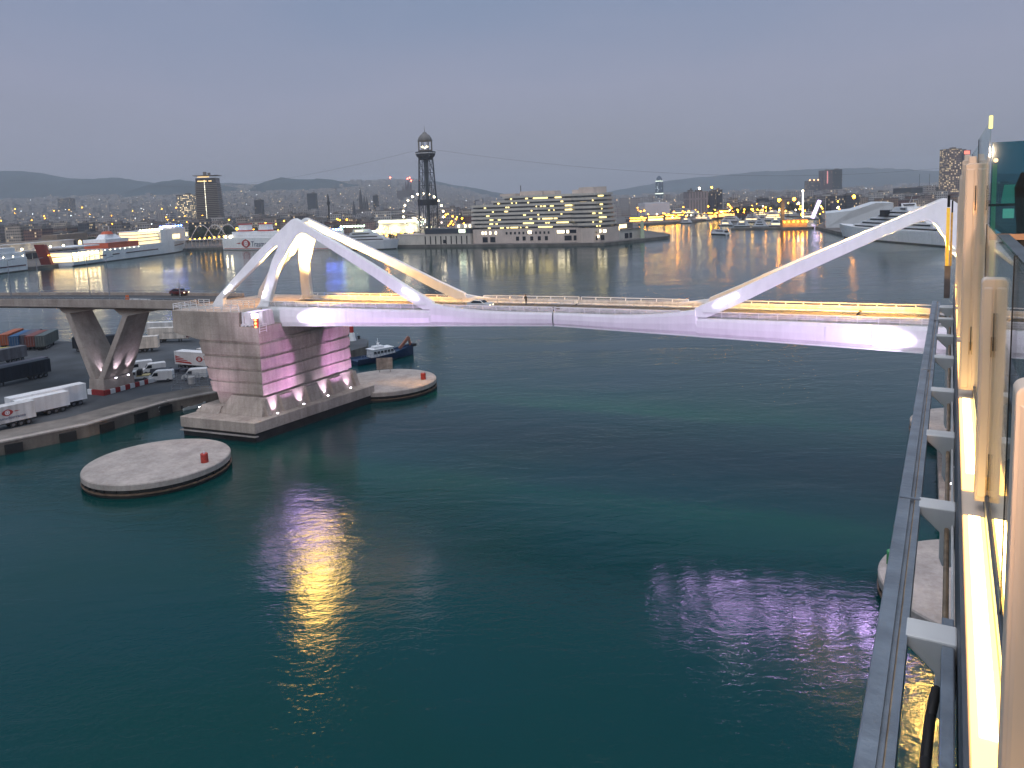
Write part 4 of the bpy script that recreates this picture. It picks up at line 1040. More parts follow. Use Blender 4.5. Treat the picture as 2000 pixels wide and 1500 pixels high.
for s0, top in posts:
    x0, x1 = (0.225, 0.405) if s0 < 8 else (0.14, 0.365)
    if s0 < 4: x0, x1 = 0.212, 0.47
    z0 = -2.56; r_ = 0.03
    m_ = (x0 + x1) / 2
    po = [(x0, z0), (x1, z0), (x1, top - r_), (x1 - r_ * .3, top - r_ * .3), (x1 - r_, top), (x0 + r_, top), (x0 + r_ * .3, top - r_ * .3), (x0, top - r_)]
    pb = MB(); pb.ext([(x, s0, z) for x, z in po], [(x, s0 + 0.16, z) for x, z in po])
    for xx in (x0 + (x1 - x0) * .25, x0 + (x1 - x0) * .75):           # two rounded cheeks on the face
        w_ = (x1 - x0) * 0.225
        pb.ext([(xx - w_, s0 - 0.001, z0 + .03), (xx + w_, s0 - 0.001, z0 + .03), (xx + w_, s0 - 0.001, top - .06), (xx - w_, s0 - 0.001, top - .06)], [(xx - w_ * .6, s0 - 0.010, z0 + .05), (xx + w_ * .6, s0 - 0.010, z0 + .05), (xx + w_ * .6, s0 - 0.010, top - .08), (xx - w_ * .6, s0 - 0.010, top - .08)])
    if s0 > 10: pb.b2((x0 + 0.03, s0 + 0.17, -1.5), (x0 + 0.12, s0 + 0.3, top + 0.09))
    po_ = pb.build("glazing_post", M_ship, ship, bevel=0.012)
    for zc in ((top - 0.42, -1.9) if s0 > 10 else (top - 0.42, -2.3)):
        sl = MB(); sl.box((m_, s0 - 0.014, zc), (0.011, 0.008, 0.30)); sl.build("slot", M_black, po_)
        gs = MB(); gs.box((m_ - 0.013, s0 - 0.014, zc - 0.12), (0.007, 0.008, 0.16)); gs.box((m_ + 0.013, s0 - 0.014, zc - 0.12), (0.007, 0.008, 0.16)); gs.build("brass_clip", M_worn, po_)
for s0, s1, zt_ in ((1.2, 5.03, -0.40), (5.07, 8.95, -0.40), (9.0, 12.8, 0.62), (12.85, 16.7, 0.55), (16.75, 22.0, 0.2)):
    gl = MB(); gl.b2((0.311, s0, -2.499), (0.323, s1, zt_)); gl.build("glass_pane", M_pane, ship)
    ge = MB(); ge.b2((0.308, s1 - 0.012, -2.499), (0.326, s1 + 0.012, zt_)); ge.build("pane_edge", M_black, ship)
MB().box((0.318, 9.02, 0.60), (0.03, 0.06, 0.12)).build("pane_tip_glow", lamp("tip_glow", (1, 0.85, 0.2), 2.0), ship)  # pane tip given a yellow glow of its own
# teal windscreen across the deck, with glowing shapes behind it standing in for reflections
MB().b2((0.335, 9.0, -0.50), (1.7, 9.03, 0.40)).build("windscreen", M_teal, ship)
MB().b2((0.335, 8.96, -0.56), (1.7, 9.06, -0.501)).build("windscreen_sill", mat("varnished_wood", (0.30, 0.13, 0.05), 0.4, 0.3, 3), ship)
MB().b2((0.40, 1.5, -0.56), (0.50, 8.9, -0.50)).build("handrail", M_greysteel, ship)
MB().b2((0.37, 9.6, -2.0), (0.41, 9.65, 0.2)).build("reflection_pole", mat("pale_green_reflection", (0.45, 0.6, 0.4), 0.5, emit=(0.6, 0.8, 0.4), es=0.25), ship)
MB().ball((0.395, 9.6, 0.24), 0.022).build("red_deck_lamp", lamp("deck_red_lamp", (1, 0.16, 0.06), 40), ship)
MB().box((0.55, 9.9, -0.12), (0.16, 0.1, 0.2), taper=0.7).build("reflection_shape", lamp("green_reflection", (0.25, 0.6, 0.42), 0.35), ship)
MB().box((0.54, 9.9, -0.33), (0.10, 0.1, 0.10)).build("reflection_shape", lamp("pale_reflection", (0.7, 0.9, 0.6), 0.8), ship)
MB().b2((0.34, 9.5, -0.24), (0.8, 9.52, -0.215)).build("crossbar", M_black, ship)
lk = MB(); lk.lathe([(0.05, -2.6), (0.07, -0.45), (0.09, -0.25), (0.10, -0.05), (0.05, 0.1)], (0.66, 9.45, 0), 12); lk.build("dark_pillar", M_black, ship)  # plain pillar for the dark shape behind the glass
# deck planks inboard, and the ship's hull well inboard of this overhanging walk
MB().b2((0.561, -30, -2.78), (16, 11.2, -2.66)).build("deck", mat("teak_deck", (0.26, 0.17, 0.11), 0.6, 0.2, 4), ship)
# mast at the far end; panel emission stands in for yellow lamplight on it
MB().b2((-0.105, 24.0, -2.2), (-0.02, 24.2, -0.62)).build("lit_panel", mat("panel_yellow_glow", (0.7, 0.42, 0.05), 0.5, 0.25, 8, emit=(1, 0.55, 0.05), es=0.55), ship)
MB().b2((0.0, 24.02, -2.2), (0.05, 24.2, -0.75)).build("lit_panel", mat("panel_amber_glow", (0.5, 0.28, 0.06), 0.5, 0.35, 10, emit=(1, 0.5, 0.05), es=0.2), ship)
MB().b2((-0.115, 24.05, -3.1), (0.03, 24.3, -2.201)).build("mast_foot", mat("brown_steel", (0.20, 0.15, 0.13), 0.6, 0.3, 3), ship)
pm = MB(); pm.tube((-0.06, 24.1, -0.6), (-0.06, 24.1, -0.28), 0.035, 8); pm.tube((0.03, 24.1, -0.75), (0.03, 24.1, -0.42), 0.02, 8); pm.build("mast_pole", M_black, ship)
hl = MB()
out = [(6.5, -160), (6.5, -6), (8.5, 4), (13, 10.5), (19, 12.5), (25, 10.5), (29.5, 4), (31.5, -6), (31.5, -160)]
hl.ext([(x, y * 1.0, -CAMZ - 2) for x, y in out], [(x, y, -4.0) for x, y in out]); hl.build("hull", M_shipw, ship)
up = MB(); up.b2((0.5, -160, -3.99), (31, -0.5, -2.79)); up.build("overhanging_deck", M_shipw, ship)
dl_ = spot("post_fill", (0, 0, 0), (0, 1, 0), 8500, (1.0, 0.62, 0.38), 15, 1.0, 0.2)  # added fill out of view, there to warm and brighten the glazing posts
dl_.parent = ship; dl_.location = (0.75, -8.0, 0.9); dl_.rotation_euler = (Vector((0.75, -8.0, 0.9)) - Vector((0.28, 9.0, -1.1))).to_track_quat('Z', 'Y').to_euler()
# ------------------------------------------------------------------ far shore
shore = [(-60, 546), (0, 534), (100, 523), (150, 516.5), (365, 489.5), (450, 486.5), (640, 486), (770, 483.5), (910, 483), (1100, 481.5), (1180, 480), (1305, 466), (1309, 461.5), (1250, 452), (1245, 441), (1310, 437), (1372, 432.5), (1395, 428), (1440, 424), (1600, 421),
         (1612, 436), (1592, 447), (1640, 458.5), (1720, 466.5), (1850, 478), (1960, 489)]
sp = [P(x, y, 0) for x, y in shore]
gp = [(p.x, p.y) for p in sp]
gp = [(-2500, 150)] + [(-700, 330)] + gp + [(500, 470), (2500, 300), (9000, 300), (9000, 1650), (-9000, 1650), (-9000, 150)]
gm = MB(); gm.prism(gp, -3, 2.4)
M_ground = mat("city_ground_paving", (0.11, 0.10, 0.095), 0.9, 0.4, 0.02)
M_shorewall = mat("harbour_wall_stone", (0.16, 0.145, 0.13), 0.9, 0.4, 0.12, streak=0.3)
go = gm.build("city_ground", [M_ground, M_shorewall]); tag(go, kind="structure")
for f in go.data.polygons:
    if abs(f.normal.z) < 0.5: f.material_index = 1
GZ = 2.4
def hill_z(x, y):
    t = max(0.0, (y - 1500) / 3700)
    k = 1.0 if x < -800 else max(0.12, 1.0 - (x + 800) / 900)
    return GZ + 165 * k * t ** 1.35
# rising city plain
tb = MB(); NX, NY = 40, 30
vv = []
for j in range(NY + 1):
    y = 1500 + (6800 - 1500) * j / NY
    for i in range(NX + 1):
        x = (-1 + 2 * i / NX) * 6500
        vv.append((x, y, hill_z(x, y) - (0.5 if j == 0 else 0) + (0.05 if 0 < j < 3 else 0)))
tb.add(vv, [(j * (NX + 1) + i, j * (NX + 1) + i + 1, (j + 1) * (NX + 1) + i + 1, (j + 1) * (NX + 1) + i) for j in range(NY) for i in range(NX)])
tag(tb.build("terrain", M_ground, smooth=True), kind="structure")

# hills: wooded ridges with real depth behind the city
M_hill = mat("wooded_hillside", (0.032, 0.05, 0.06), 0.95, 0.5, 0.004, 0.2)
def ridge(Y, pts, depth, seed):
    rnd = random.Random(seed); mb = MB(); rings = []
    xs = []
    for (x0, y0), (x1, y1) in zip(pts, pts[1:]):
        n = max(2, int((x1 - x0) / 9))
        for k in range(n): xs.append((x0 + (x1 - x0) * k / n, y0 + (y1 - y0) * k / n))
    xs.append(pts[-1])
    cols = []
    for x, y in xs:
        p = Q(x, y, Y); z = p.z + rnd.uniform(-1, 1) * Y * 0.0004
        c = []
        for t, h in ((-1.0, 0.0), (-0.75, 0.28), (-0.5, 0.55), (-0.28, 0.82), (-0.1, 0.96), (0, 1.0), (0.2, 0.9), (0.6, 0.4), (1.0, 0.0)):
            yy = Y + t * depth; zz = 1.0 + (z - 1.0) * h * (1 + (rnd.uniform(-0.05, 0.05) if t not in (0, -1.0, 1.0) else 0))
            c.append((p.x * (1 + 0.0 * t), yy, zz))
        cols.append(c)
    n = len(cols[0]); vs = [v for c in cols for v in c]
    fs = [(a * n + b, (a + 1) * n + b, (a + 1) * n + b + 1, a * n + b + 1) for a in range(len(cols) - 1) for b in range(n - 1)]
    mb.add(vs, fs); o = mb.build("hills", M_hill, smooth=True); tag(o, kind="structure"); return o
ridge(5900, [(-260, 345), (-120, 340), (0, 336), (40, 334), (75, 337), (110, 345), (150, 349), (200, 350), (235, 347), (262, 352), (300, 357), (330, 362), (365, 376)], 1500, 1)
ridge(5200, [(250, 378), (300, 362), (330, 354), (352, 351), (380, 355), (420, 360), (460, 366), (500, 384)], 1100, 2)
ridge(5200, [(480, 384), (505, 366), (525, 353), (548, 347), (575, 350), (600, 351), (625, 349), (650, 351), (680, 358), (700, 361), (720, 367), (745, 384)], 1000, 3)
ridge(7000, [(620, 390), (680, 372), (725, 363), (752, 354), (775, 351), (812, 352), (850, 354), (890, 362), (930, 368), (980, 378), (1040, 390)], 1500, 4)
ridge(7400, [(-300, 352), (-100, 360), (100, 356), (300, 360), (420, 358), (450, 357), (500, 361), (700, 372), (900, 380), (1100, 388)], 1500, 5)
ridge(8600, [(1100, 392), (1200, 372), (1270, 360), (1310, 352), (1370, 346), (1420, 341), (1480, 335), (1540, 333), (1600, 330), (1680, 328), (1760, 331), (1850, 336), (1950, 340), (2200, 352), (2500, 372)], 1600, 6)

# ------------------------------------------------------------------ building helpers
def blk(mb, x0, x1, yt, Y, depth, zb_=GZ, m=0):
    a, b = Q(x0, yt, Y), Q(x1, yt, Y); z = (a.z + b.z) / 2
    mb.b2((a.x, Y, zb_), (b.x, Y + depth, z), m); return a.x, b.x, z
def thing_at(name, x, Y, label, cat, group=None):
    p = Q(x, 420, Y); return empty(name, (p.x, Y, GZ), 0, label, cat, group)
M_fac = {"beige": facade("beige_facade", (0.40, 0.33, 0.28), frac=0.07), "grey": facade("grey_facade", (0.30, 0.29, 0.29), frac=0.06), "rose": facade("rose_facade", (0.36, 0.26, 0.22), frac=0.06),
         "dark": facade("dark_facade", (0.06, 0.065, 0.08), frac=0.12, w=3, h=3.2), "pale": facade("pale_facade", (0.40, 0.38, 0.37), frac=0.06), "brick": facade("brick_facade", (0.20, 0.11, 0.085), frac=0.06)}
M_far = facade("distant_facade", (0.40, 0.37, 0.36), frac=0.045, w=4.5, h=4.0, es=2.2, wf=0.5, hf=0.45)
M_roof = mat("flat_roof", (0.17, 0.15, 0.14), 0.9, 0.35, 0.1)

# ------------------------------------------------------------------ trade centre on the mole
wtc = empty("office_building", P(1065, 479, GZ), 0, "wide pale ship-like office building with stacked lit floors on the mole in mid harbour", "office building")
wo = wtc.location.copy()
def PW(x, y, Y):
    v = Q(x, y, Y) - wo; return v
M_pale = mat("pale_pink_stone", (0.62, 0.52, 0.46), 0.8, 0.12, 0.08, streak=0.12)
M_pale2 = mat("pale_grey_stone", (0.60, 0.55, 0.49), 0.8, 0.12, 0.08, streak=0.1)
M_strip = mat("office_strip_windows", (0.07, 0.075, 0.08), 0.3, 0.4, 0.25)
# front line of the mole in local coordinates
def front(x):                       # front wall position for a picture column: quay line pushed back
    xs = [(640, 486), (910, 483), (1180, 480), (1305, 466)]
    for (a, ya), (b, yb) in zip(xs, xs[1:]):
        if a <= x <= b: return P(x, ya + (yb - ya) * (x - a) / (b - a), 0)
    return P(x, 483, 0)
def wall_poly(xa, xb, back, setback=0.0, n=6, nose=0.0):
    pts = [front(xa + (xb - xa) * i / n) for i in range(n + 1)]
    d = (pts[-1] - pts[0]); d.z = 0; d.normalize(); nb = Vector((-d.y, d.x, 0))
    if nb.y < 0: nb = -nb
    f = [p + nb * setback for p in pts]
    if nose:
        f[0] += nb * nose; f[-1] += nb * nose
    bk = [f[-1] + nb * back, f[0] + nb * back]
    return [(p.x - wo.x, p.y - wo.y) for p in f + bk]
pod = MB()
poly = wall_poly(913, 1128, 55, 12); pod.prism(poly, 0, 12.6)
pod.prism(wall_poly(1148, 1222, 45, 10), 0, 12.2)
pod.build("podium", M_pale, wtc)
def on_front(mb, xa, xb, z0, z1, setback, th=0.3):
    p = wall_poly(xa, xb, th, setback, 1); mb.prism(p, z0, z1)
L_open = L_win2
def opening(name, m, xa, xb, z0, z1, setback):
    mb = MB(); on_front(mb, xa, xb, z0, z1, setback); mb.build(name, m, wtc)
for x in (932, 947): opening("doorway", M_glassdk, x, x + 10, 1.0, 5.8, 11.8)
for x in (998, 1011, 1026, 1041, 1055): opening("dark_window", M_glassdk, x, x + 6, 2.2, 5.8, 11.8)
for x in (1094, 1112): opening("doorway", M_glassdk, x, x + 14, 1.8, 6.0, 11.75)
for x in (1157, 1167): opening("doorway", M_glassdk, x, x + 7, 1.8, 6.0, 9.8)
for k in range(11): opening("dark_window", M_glassdk, 978 + k * 8.3, 981.5 + k * 8.3, 7.8, 10.0, 11.8)
for k in range(5): opening("dark_window", M_glassdk, 1183 + k * 8, 1186.5 + k * 8, 2.0 + (k % 2), 5.5, 9.8); opening("dark_window", M_glassdk, 1183 + k * 8, 1185.5 + k * 8, 8, 10, 9.8)
opening("dark_window", M_glassdk, 1080, 1124, 8.0, 11.0, 11.8)
for a, b in ((931, 934), (937, 940), (946, 949), (957, 960), (1022, 1029), (1080, 1094), (1098, 1103)): opening("lit_window", L_win2, a, b, 8.2, 10.6, 11.6)
for a, b in ((1163, 1168), (1172, 1178)): opening("lit_window", L_win2, a, b, 8.2, 10.6, 9.7)
for x in (1186, 1196, 1206): opening("lit_window", L_win2, x, x + 2.5, 4.0, 6.0, 9.5)
# floors: pale parapet bands and recessed window strips
zf = 12.8
for k in range(8):
    xl = 906 + (0 if k < 6 else (40 if k == 6 else 62)); xr = 1112
    band = MB(); band.prism(wall_poly(xl, xr, 40, 13.5 + k * 0.25, 8, 3.5), zf + 1.55, zf + 3.6); band.build("parapet_band", M_pale2, wtc)
    st_ = MB(); st_.prism(wall_poly(xl + 2, xr - 1, 36, 15.3 + k * 0.25, 8, 3.5), zf - 0.01, zf + 1.549); st_.build("window_strip", M_strip, wtc)
    if k < 8:
        xr2 = 1223 - k * 1.2
        band = MB(); band.prism(wall_poly(1138 if k > 0 else 1150, xr2, 36, 10 + k * 0.3, 6, 4), zf + 1.55, zf + 3.5); band.build("parapet_band", M_pale2, wtc)
        st_ = MB(); st_.prism(wall_poly(1140 if k > 0 else 1151, xr2 - 2, 32, 11.6 + k * 0.3, 6, 4), zf - 0.01, zf + 1.549); st_.build("window_strip", M_strip, wtc)
    zf += 3.61
    if k == 1: z_mid = zf
br = MB(); br.prism(wall_poly(1112.5, 1137.5, 22, 22, 2), 5, 37); br.build("stair_core", M_pale2, wtc)
for a, b, z0, z1 in ((1115, 1124, 12.6, 16), (1126, 1134, 12.6, 16), (1119, 1132, 27.5, 29), (1119, 1132, 34, 35.2)): opening("lit_core_window", L_win, a, b, z0, z1, 21.7)
ct = MB(); ct.prism(wall_poly(1128.5, 1147, 8, 12.2, 1), 0, 12.5); ct.build("glass_cleft", mat("blue_black_glass", (0.015, 0.03, 0.045), 0.15), wtc)
rn = random.Random(4); L_off = lamp("office_light", (1.0, 0.80, 0.30), 2.4)
fixed = {0: [(1040, 1068), (985, 1000)], 1: [(1078, 1100), (1010, 1030)], 2: [(1158, 1183), (1048, 1062)], 4: [(1093, 1108)], 5: [(1093, 1109), (1148, 1160)], 7: [(1030, 1059), (1073, 1086)]}
zf = 12.8
for k in range(8):
    for a, b in fixed.get(k, []): opening("lit_window", L_off, a, b, zf + 0.3, zf + 1.45, (15.15 + k * 0.25) if b < 1112 else (11.4 + k * 0.3))
    for q_ in range(rn.randint(5, 8)):
        x = rn.uniform(930, 1085); w_ = rn.choice((2, 3, 4, 5, 7)) if k < 6 else rn.choice((2, 3, 5))
        opening("lit_window", L_off, max(x, 985 if k == 7 else 960 if k == 6 else 930), max(min(x + w_, 1108), (988 if k == 7 else 963 if k == 6 else 932)), zf + 0.32, zf + 1.4, 15.1 + k * 0.25)
    for q_ in range(rn.randint(1, 3)):
        x = rn.uniform(1152, 1195); w_ = rn.choice((2, 2, 4, 9)); opening("lit_window", L_off, x, min(x + w_, 1212), zf + 0.32, zf + 1.4, 11.35 + k * 0.3)
    zf += 3.61
tp = MB(); ztop = zf
for a, b, h, sb_ in ((962, 992, 3.5, 20), (1000, 1045, 6.0, 22), (1043, 1068, 5.5, 24), (1107, 1146, 5.2, 18), (1146, 1192, 8.2, 16), (1190, 1214, 8.0, 15)): tp.prism(wall_poly(a, b, 16, sb_, 2), ztop - 0.3, ztop + h * 0.6)
tp.build("roof_plant", M_pale, wtc)
ms = MB(); p = front(1022); ms.tube((p.x - wo.x, p.y - wo.y + 30, ztop), (p.x - wo.x, p.y - wo.y + 30, ztop + 9), 0.4, 6); p = front(929); ms.path([(p.x - wo.x, p.y - wo.y + 25, ztop - 9), (p.x - wo.x, p.y - wo.y + 25, ztop - 3), (p.x - wo.x + 4, p.y - wo.y + 25, ztop - 2.6)], 0.45, 6); ms.build("roof_mast", M_greysteel, wtc)
hd = empty("harbour_pavilion", P(1250, 473, GZ), 0, "small grey pavilion with lit yellow windows on the tip of the mole", "pavilion"); wo_keep = wo; wo = hd.location.copy()
m_ = MB(); m_.prism(wall_poly(1228, 1275, 26, 10, 2), 0, 8.5); m_.build("wall", M_pale2, hd); m_ = MB(); m_.prism(wall_poly(1230, 1276, 27, 9, 2), 8.51, 9.2); m_.prism(wall_poly(1232, 1262, 18, 14, 2), 9.2, 14.0); m_.build("roof", M_roof, hd)
m_ = MB(); on_front(m_, 1220, 1229, 8.6, 12, 9.8); on_front(m_, 1236, 1250, 10.0, 13.2, 13.8); on_front(m_, 1218, 1226, 5, 8, 9.5); m_.build("lit_window", L_win, hd)
m_ = MB(); on_front(m_, 1239, 1246, 1, 5.5, 9.8); on_front(m_, 1248, 1253, 1, 5.5, 9.8); m_.build("doorway", M_glassdk, hd)
m_ = MB(); p = front(1258) - wo; m_.box((p.x, p.y + 9, 8), (3.6, 3.6, 16), taper=0.6); m_.build("pale_turret", mat("pale_green_turret", (0.42, 0.50, 0.36), 0.7), hd)
# low ferry terminal left of it
ft = empty("ferry_terminal", P(840, 482, GZ), 0, "long low terminal with pilasters and a dark upper storey, below the lattice tower", "terminal building"); wo = ft.location.copy()
m_ = MB(); m_.prism(wall_poly(768, 912, 30, 8, 4), 0, 9.5); m_.build("wall", M_pale2, ft)
m_ = MB(); m_.prism(wall_poly(822, 911, 26, 9, 3), 9.51, 14.2); m_.build("upper_storey", mat("blue_grey_cladding", (0.035, 0.045, 0.06), 0.4), ft)
m_ = MB(); m_.prism(wall_poly(765, 912, 31, 7.4, 4), 9.2, 9.509); m_.build("cornice", M_pale, ft)
for k in range(9):
    m_ = MB(); on_front(m_, 822 + k * 10.2, 824 + k * 10.2, 0.2, 7.6, 7.7); m_.build("pilaster", M_black, ft)
m_ = MB(); on_front(m_, 889, 901, 10.4, 13.4, 8.6); m_.build("lit_panel", lamp("green_white_panel", (0.85, 1.0, 0.72), 3.5), ft)
m_ = MB(); on_front(m_, 858, 864, 1.0, 4.2, 7.7); m_.build("doorway", M_glassdk, ft)
m_ = MB()
for x in (884, 897, 906): on_front(m_, x, x + 3, 15.0, 17.4, 12)
m_.build("roof_lamps", L_win2, ft); m_ = MB(); m_.prism(wall_poly(878, 912, 10, 12.5, 2), 14.21, 18); m_.build("roof_house", M_pale2, ft)
wo = wo_keep

# ------------------------------------------------------------------ lattice cable car tower
JY = 735
jx = Q(838, 440, JY).x
jt = empty("lattice_tower", (jx, JY, GZ), 0, "tall dark lattice steel tower with a lit lookout on top, behind the low terminal", "tower")
M_tw = mat("tower_steel", (0.045, 0.05, 0.06), 0.55, 0.2, 0.5)
def rad(z): return 9.0 - 2.1 * min(1, (z - 42) / 38) if z > 42 else 9.4
lg = []
for k in range(8):
    a = math.pi / 8 + k * math.pi / 4
    if k % 2 == 0 or True:
        m_ = MB(); pts = [(rad(z) * math.cos(a), rad(z) * math.sin(a), z) for z in (0, 41.9, 42.1, 60, 82)]
        m_.path(pts, 0.36, 6); m_.build("leg", M_tw, jt)
m_ = MB()
zz = [1, 14, 28, 41]
for z0, z1 in zip(zz, zz[1:]):
    for k in range(8):
        a, b = math.pi / 8 + k * math.pi / 4, math.pi / 8 + (k + 1) * math.pi / 4
        p = lambda q_, z: (rad(z) * math.cos(q_), rad(z) * math.sin(q_), z)
        if k % 2 == 0: m_.tube(p(a, z0), p(b, z1), 0.2, 5); m_.tube(p(b, z0), p(a, z1), 0.2, 5)
        m_.tube(p(a, z1), p(b, z1), 0.2, 5)
zz = [42, 55, 67, 80]
for z0, z1 in zip(zz, zz[1:]):
    for k in range(8):
        a, b = math.pi / 8 + k * math.pi / 4, math.pi / 8 + (k + 1) * math.pi / 4
        p = lambda q_, z: (rad(z) * math.cos(q_), rad(z) * math.sin(q_), z)
        if k % 2 == 0: m_.tube(p(a, z0), p(b, z1), 0.2, 5); m_.tube(p(b, z0), p(a, z1), 0.2, 5)
        m_.tube(p(a, z1), p(b, z1), 0.2, 5)
for k in range(8):
    a, b = math.pi / 8 + k * math.pi / 4, math.pi / 8 + (k + 1) * math.pi / 4
    pass
m_.build("bracing", M_tw, jt)
m_ = MB(); m_.tube((0, 0, 0), (0, 0, 86), 1.7, 10); m_.build("lift_shaft", mat("lift_shaft_steel", (0.07, 0.08, 0.085), 0.6, 0.2, 0.5), jt)
m_ = MB(); m_.lathe([(9.6, 36), (10.0, 41.5), (8.8, 41.8), (1, 41.85)], n=16); m_.build("lower_platform", mat("platform_dark", (0.03, 0.028, 0.03), 0.6), jt)
m_ = MB(); m_.lathe([(6, 79), (6.6, 80.5), (8.6, 82.5), (9.6, 85.0), (9.7, 86.6), (8.0, 86.8), (1, 86.85)], n=20); m_.build("upper_platform", M_tw, jt)
m_ = MB(); m_.lathe([(9.3, 84.6), (9.85, 84.8), (9.85, 85.4), (9.3, 85.6)], n=20); m_.build("platform_band", M_dirtyw, jt)
m_ = MB()
for k in range(8):
    a = math.pi / 8 + k * math.pi / 4; m_.box((6.6 * math.cos(a), 6.6 * math.sin(a), 91.8), (0.6, 0.6, 10), rz=a)
m_.lathe([(7.1, 96.4), (7.1, 97.3), (6.7, 97.4)], n=8); m_.lathe([(6.7, 86.9), (6.7, 88.2)], n=8); m_.build("lookout", mat("lookout_stone", (0.15, 0.13, 0.115), 0.7), jt)
m_ = MB(); m_.lathe([(6.8, 97.5), (6.2, 99.5), (4.4, 102), (2.2, 103.6), (1.8, 104.6), (0.4, 105)], n=16); m_.build("dome", mat("dome_lead", (0.15, 0.14, 0.135), 0.6), jt)
m_ = MB(); m_.tube((0, 0, 105), (0, 0, 111), 0.28, 6, 0, 0.1); m_.build("flagpole", M_tw, jt)
m_ = MB(); m_.ball((-2.4, -4.6, 91), 1.1); m_.ball((2.2, -4.6, 91), 1.1); m_.ball((0, -5.0, 89.9), 0.8); m_.build("lookout_lamps", L_win2, jt)
cl = MB()
def cable(p0, p1, sag, n=24):
    pts = [p0.lerp(p1, i / n) - Vector((0, 0, sag * 4 * (i / n) * (1 - i / n))) for i in range(n + 1)]
    cl.path(pts, 0.09, 4)
top = Vector((jx, JY, 90.5))
cable(top + Vector((-10, 0, 0)), Q(300, 362, 1350), 14); cable(top + Vector((10, 0, 0)), Q(1900, 322, 900), 18)
tag(cl.build("cable_car_line", mat("cable_grey", (0.10, 0.10, 0.11), 0.5)), "thin cable car line hung across the sky from the lattice tower", "cable")

# big wheel
fw = empty("ferris_wheel", Q(827, 418, 850), R(18), "white lit ferris wheel behind the lattice tower", "ferris wheel"); rw_ = 21.5
m_ = MB(); N = 28
for y in (-1, 1):
    for k in range(N):
        a, b = 2 * math.pi * k / N, 2 * math.pi * (k + 1) / N; m_.tube((rw_ * math.cos(a), y, rw_ * math.sin(a)), (rw_ * math.cos(b), y, rw_ * math.sin(b)), 0.16, 5)
m_.build("rim", M_steel, fw)
m_ = MB()
for k in range(N): a = 2 * math.pi * k / N; m_.tube((0, 0, 0), (rw_ * math.cos(a), 0, rw_ * math.sin(a)), 0.10, 4)
m_.build("spokes", M_w, fw)
m_ = MB()
for y in (-3, 3):
    for x in (-9, 9): m_.tube((0, y * .4, 0), (x, y, -25), 0.35, 6)
m_.build("support", M_w, fw)
for k in range(22):
    a = 2 * math.pi * k / 22 + 0.1
    g_ = MB(); g_.ball((rw_ * 1.05 * math.cos(a), 0, rw_ * 1.05 * math.sin(a)), 0.95); g_.build("gondola", L_white if math.sin(a) > -0.35 else lamp("gondola_dim", (1, 0.8, 0.7), 3.0), fw)
m_ = MB(); rn = random.Random(9)
for k in range(26): a = rn.uniform(math.pi * 1.08, math.pi * 1.95); q_ = rn.uniform(0.2, 1.0) * rw_; m_.ball((q_ * math.cos(a), -1, q_ * math.sin(a)), 0.35)
m_.build("spoke_lights", L_white, fw)

# ------------------------------------------------------------------ street lamps with globes along the shore
def globe(r, h, m):
    mb = MB(); mb.tube((0, 0, 0), (0, 0, h), 0.16, 6, 0); mb.ball((0, 0, h + r * 0.8), r, 1); o = mb.build("street_lamp", [M_greysteel, m]); return o
protos = {}
def lamp_at(x, y, Y, r, m, label, group):
    p = Q(x, y, Y); k = (round(r, 2), m.name, round((p.z - GZ) / 4))
    h = max(1.5, p.z - GZ - r)
    if k in protos: o = protos[k].copy(); col.objects.link(o); o.scale = (1, 1, 1); o.location = (p.x, Y, p.z - protos[k]["h_"] - r * .8)
    else: o = globe(r, h, m); protos[k] = o; o["h_"] = h; o.location = (p.x, Y, p.z - h - r * 0.8)
    tag(o, label, "street lamp", group); return o
big = [(1522, 391, 900, 1.9, "big orange sodium lamp over the marina, left of a matching one"), (1551, 389, 905, 1.8, "big orange sodium lamp over the marina beside an orange lit tower"), (1668, 384, 900, 1.9, "big orange sodium lamp above the shed of the great yacht"), (1567, 419, 840, 1.5, "orange lamp on the marina control house"),
       (478, 448, 860, 2.2, "bright yellow lamp above the emblem of the berthed ferry"), (463, 447, 880, 1.1, "smaller yellow lamp left of the bright one by the emblem ferry"), (753, 446, 800, 2.0, "bright yellow lamp among trees by the lit white ferry"), (1322, 423, 1150, 1.2, "orange lamp by the waterside restaurants on the inner quay")]
for x, y, Y, r, lb in big: lamp_at(x, y, Y, r, L_orange, lb, "big sodium lamps")
rn = random.Random(11)
for k in range(30):
    x = rn.uniform(1425, 1640); lamp_at(x, rn.uniform(402, 412), rn.uniform(960, 1100), 0.75, rn.choice((L_orange, L_warm, L_white)), "small warm street lamp in the row behind the marina", "small lamps behind the marina")
for k in range(26):
    x = rn.uniform(735, 820); lamp_at(x, 458 + 5 * math.sin(x * .35) + rn.uniform(-2, 2), rn.uniform(742, 770), 0.55, L_warm, "small warm lamp of the string lights by the waterside café", "string lights by the café")
for k in range(22):
    x = rn.uniform(860, 908); lamp_at(x, rn.uniform(415, 446), rn.uniform(900, 1200), 0.6, rn.choice((L_warm, L_orange)), "small street lamp between the wheel and the office building", "small lamps beside the wheel")
for k in range(9):
    x = 371 + k * 9.5; lamp_at(x, 468 - k * 0.9, 850, 0.7, L_warm, "warm lamp along the covered quay between the two ferries", "lamps on the covered quay")
for k in range(30):
    x = rn.uniform(1225, 1440); lamp_at(x, rn.uniform(412, 428) - (x - 1225) * 0.02, rn.uniform(1080, 1250), 0.75, rn.choice((L_warm, L_white, L_orange)), "small warm lamp of the restaurants on the inner quay", "lamps on the inner quay")
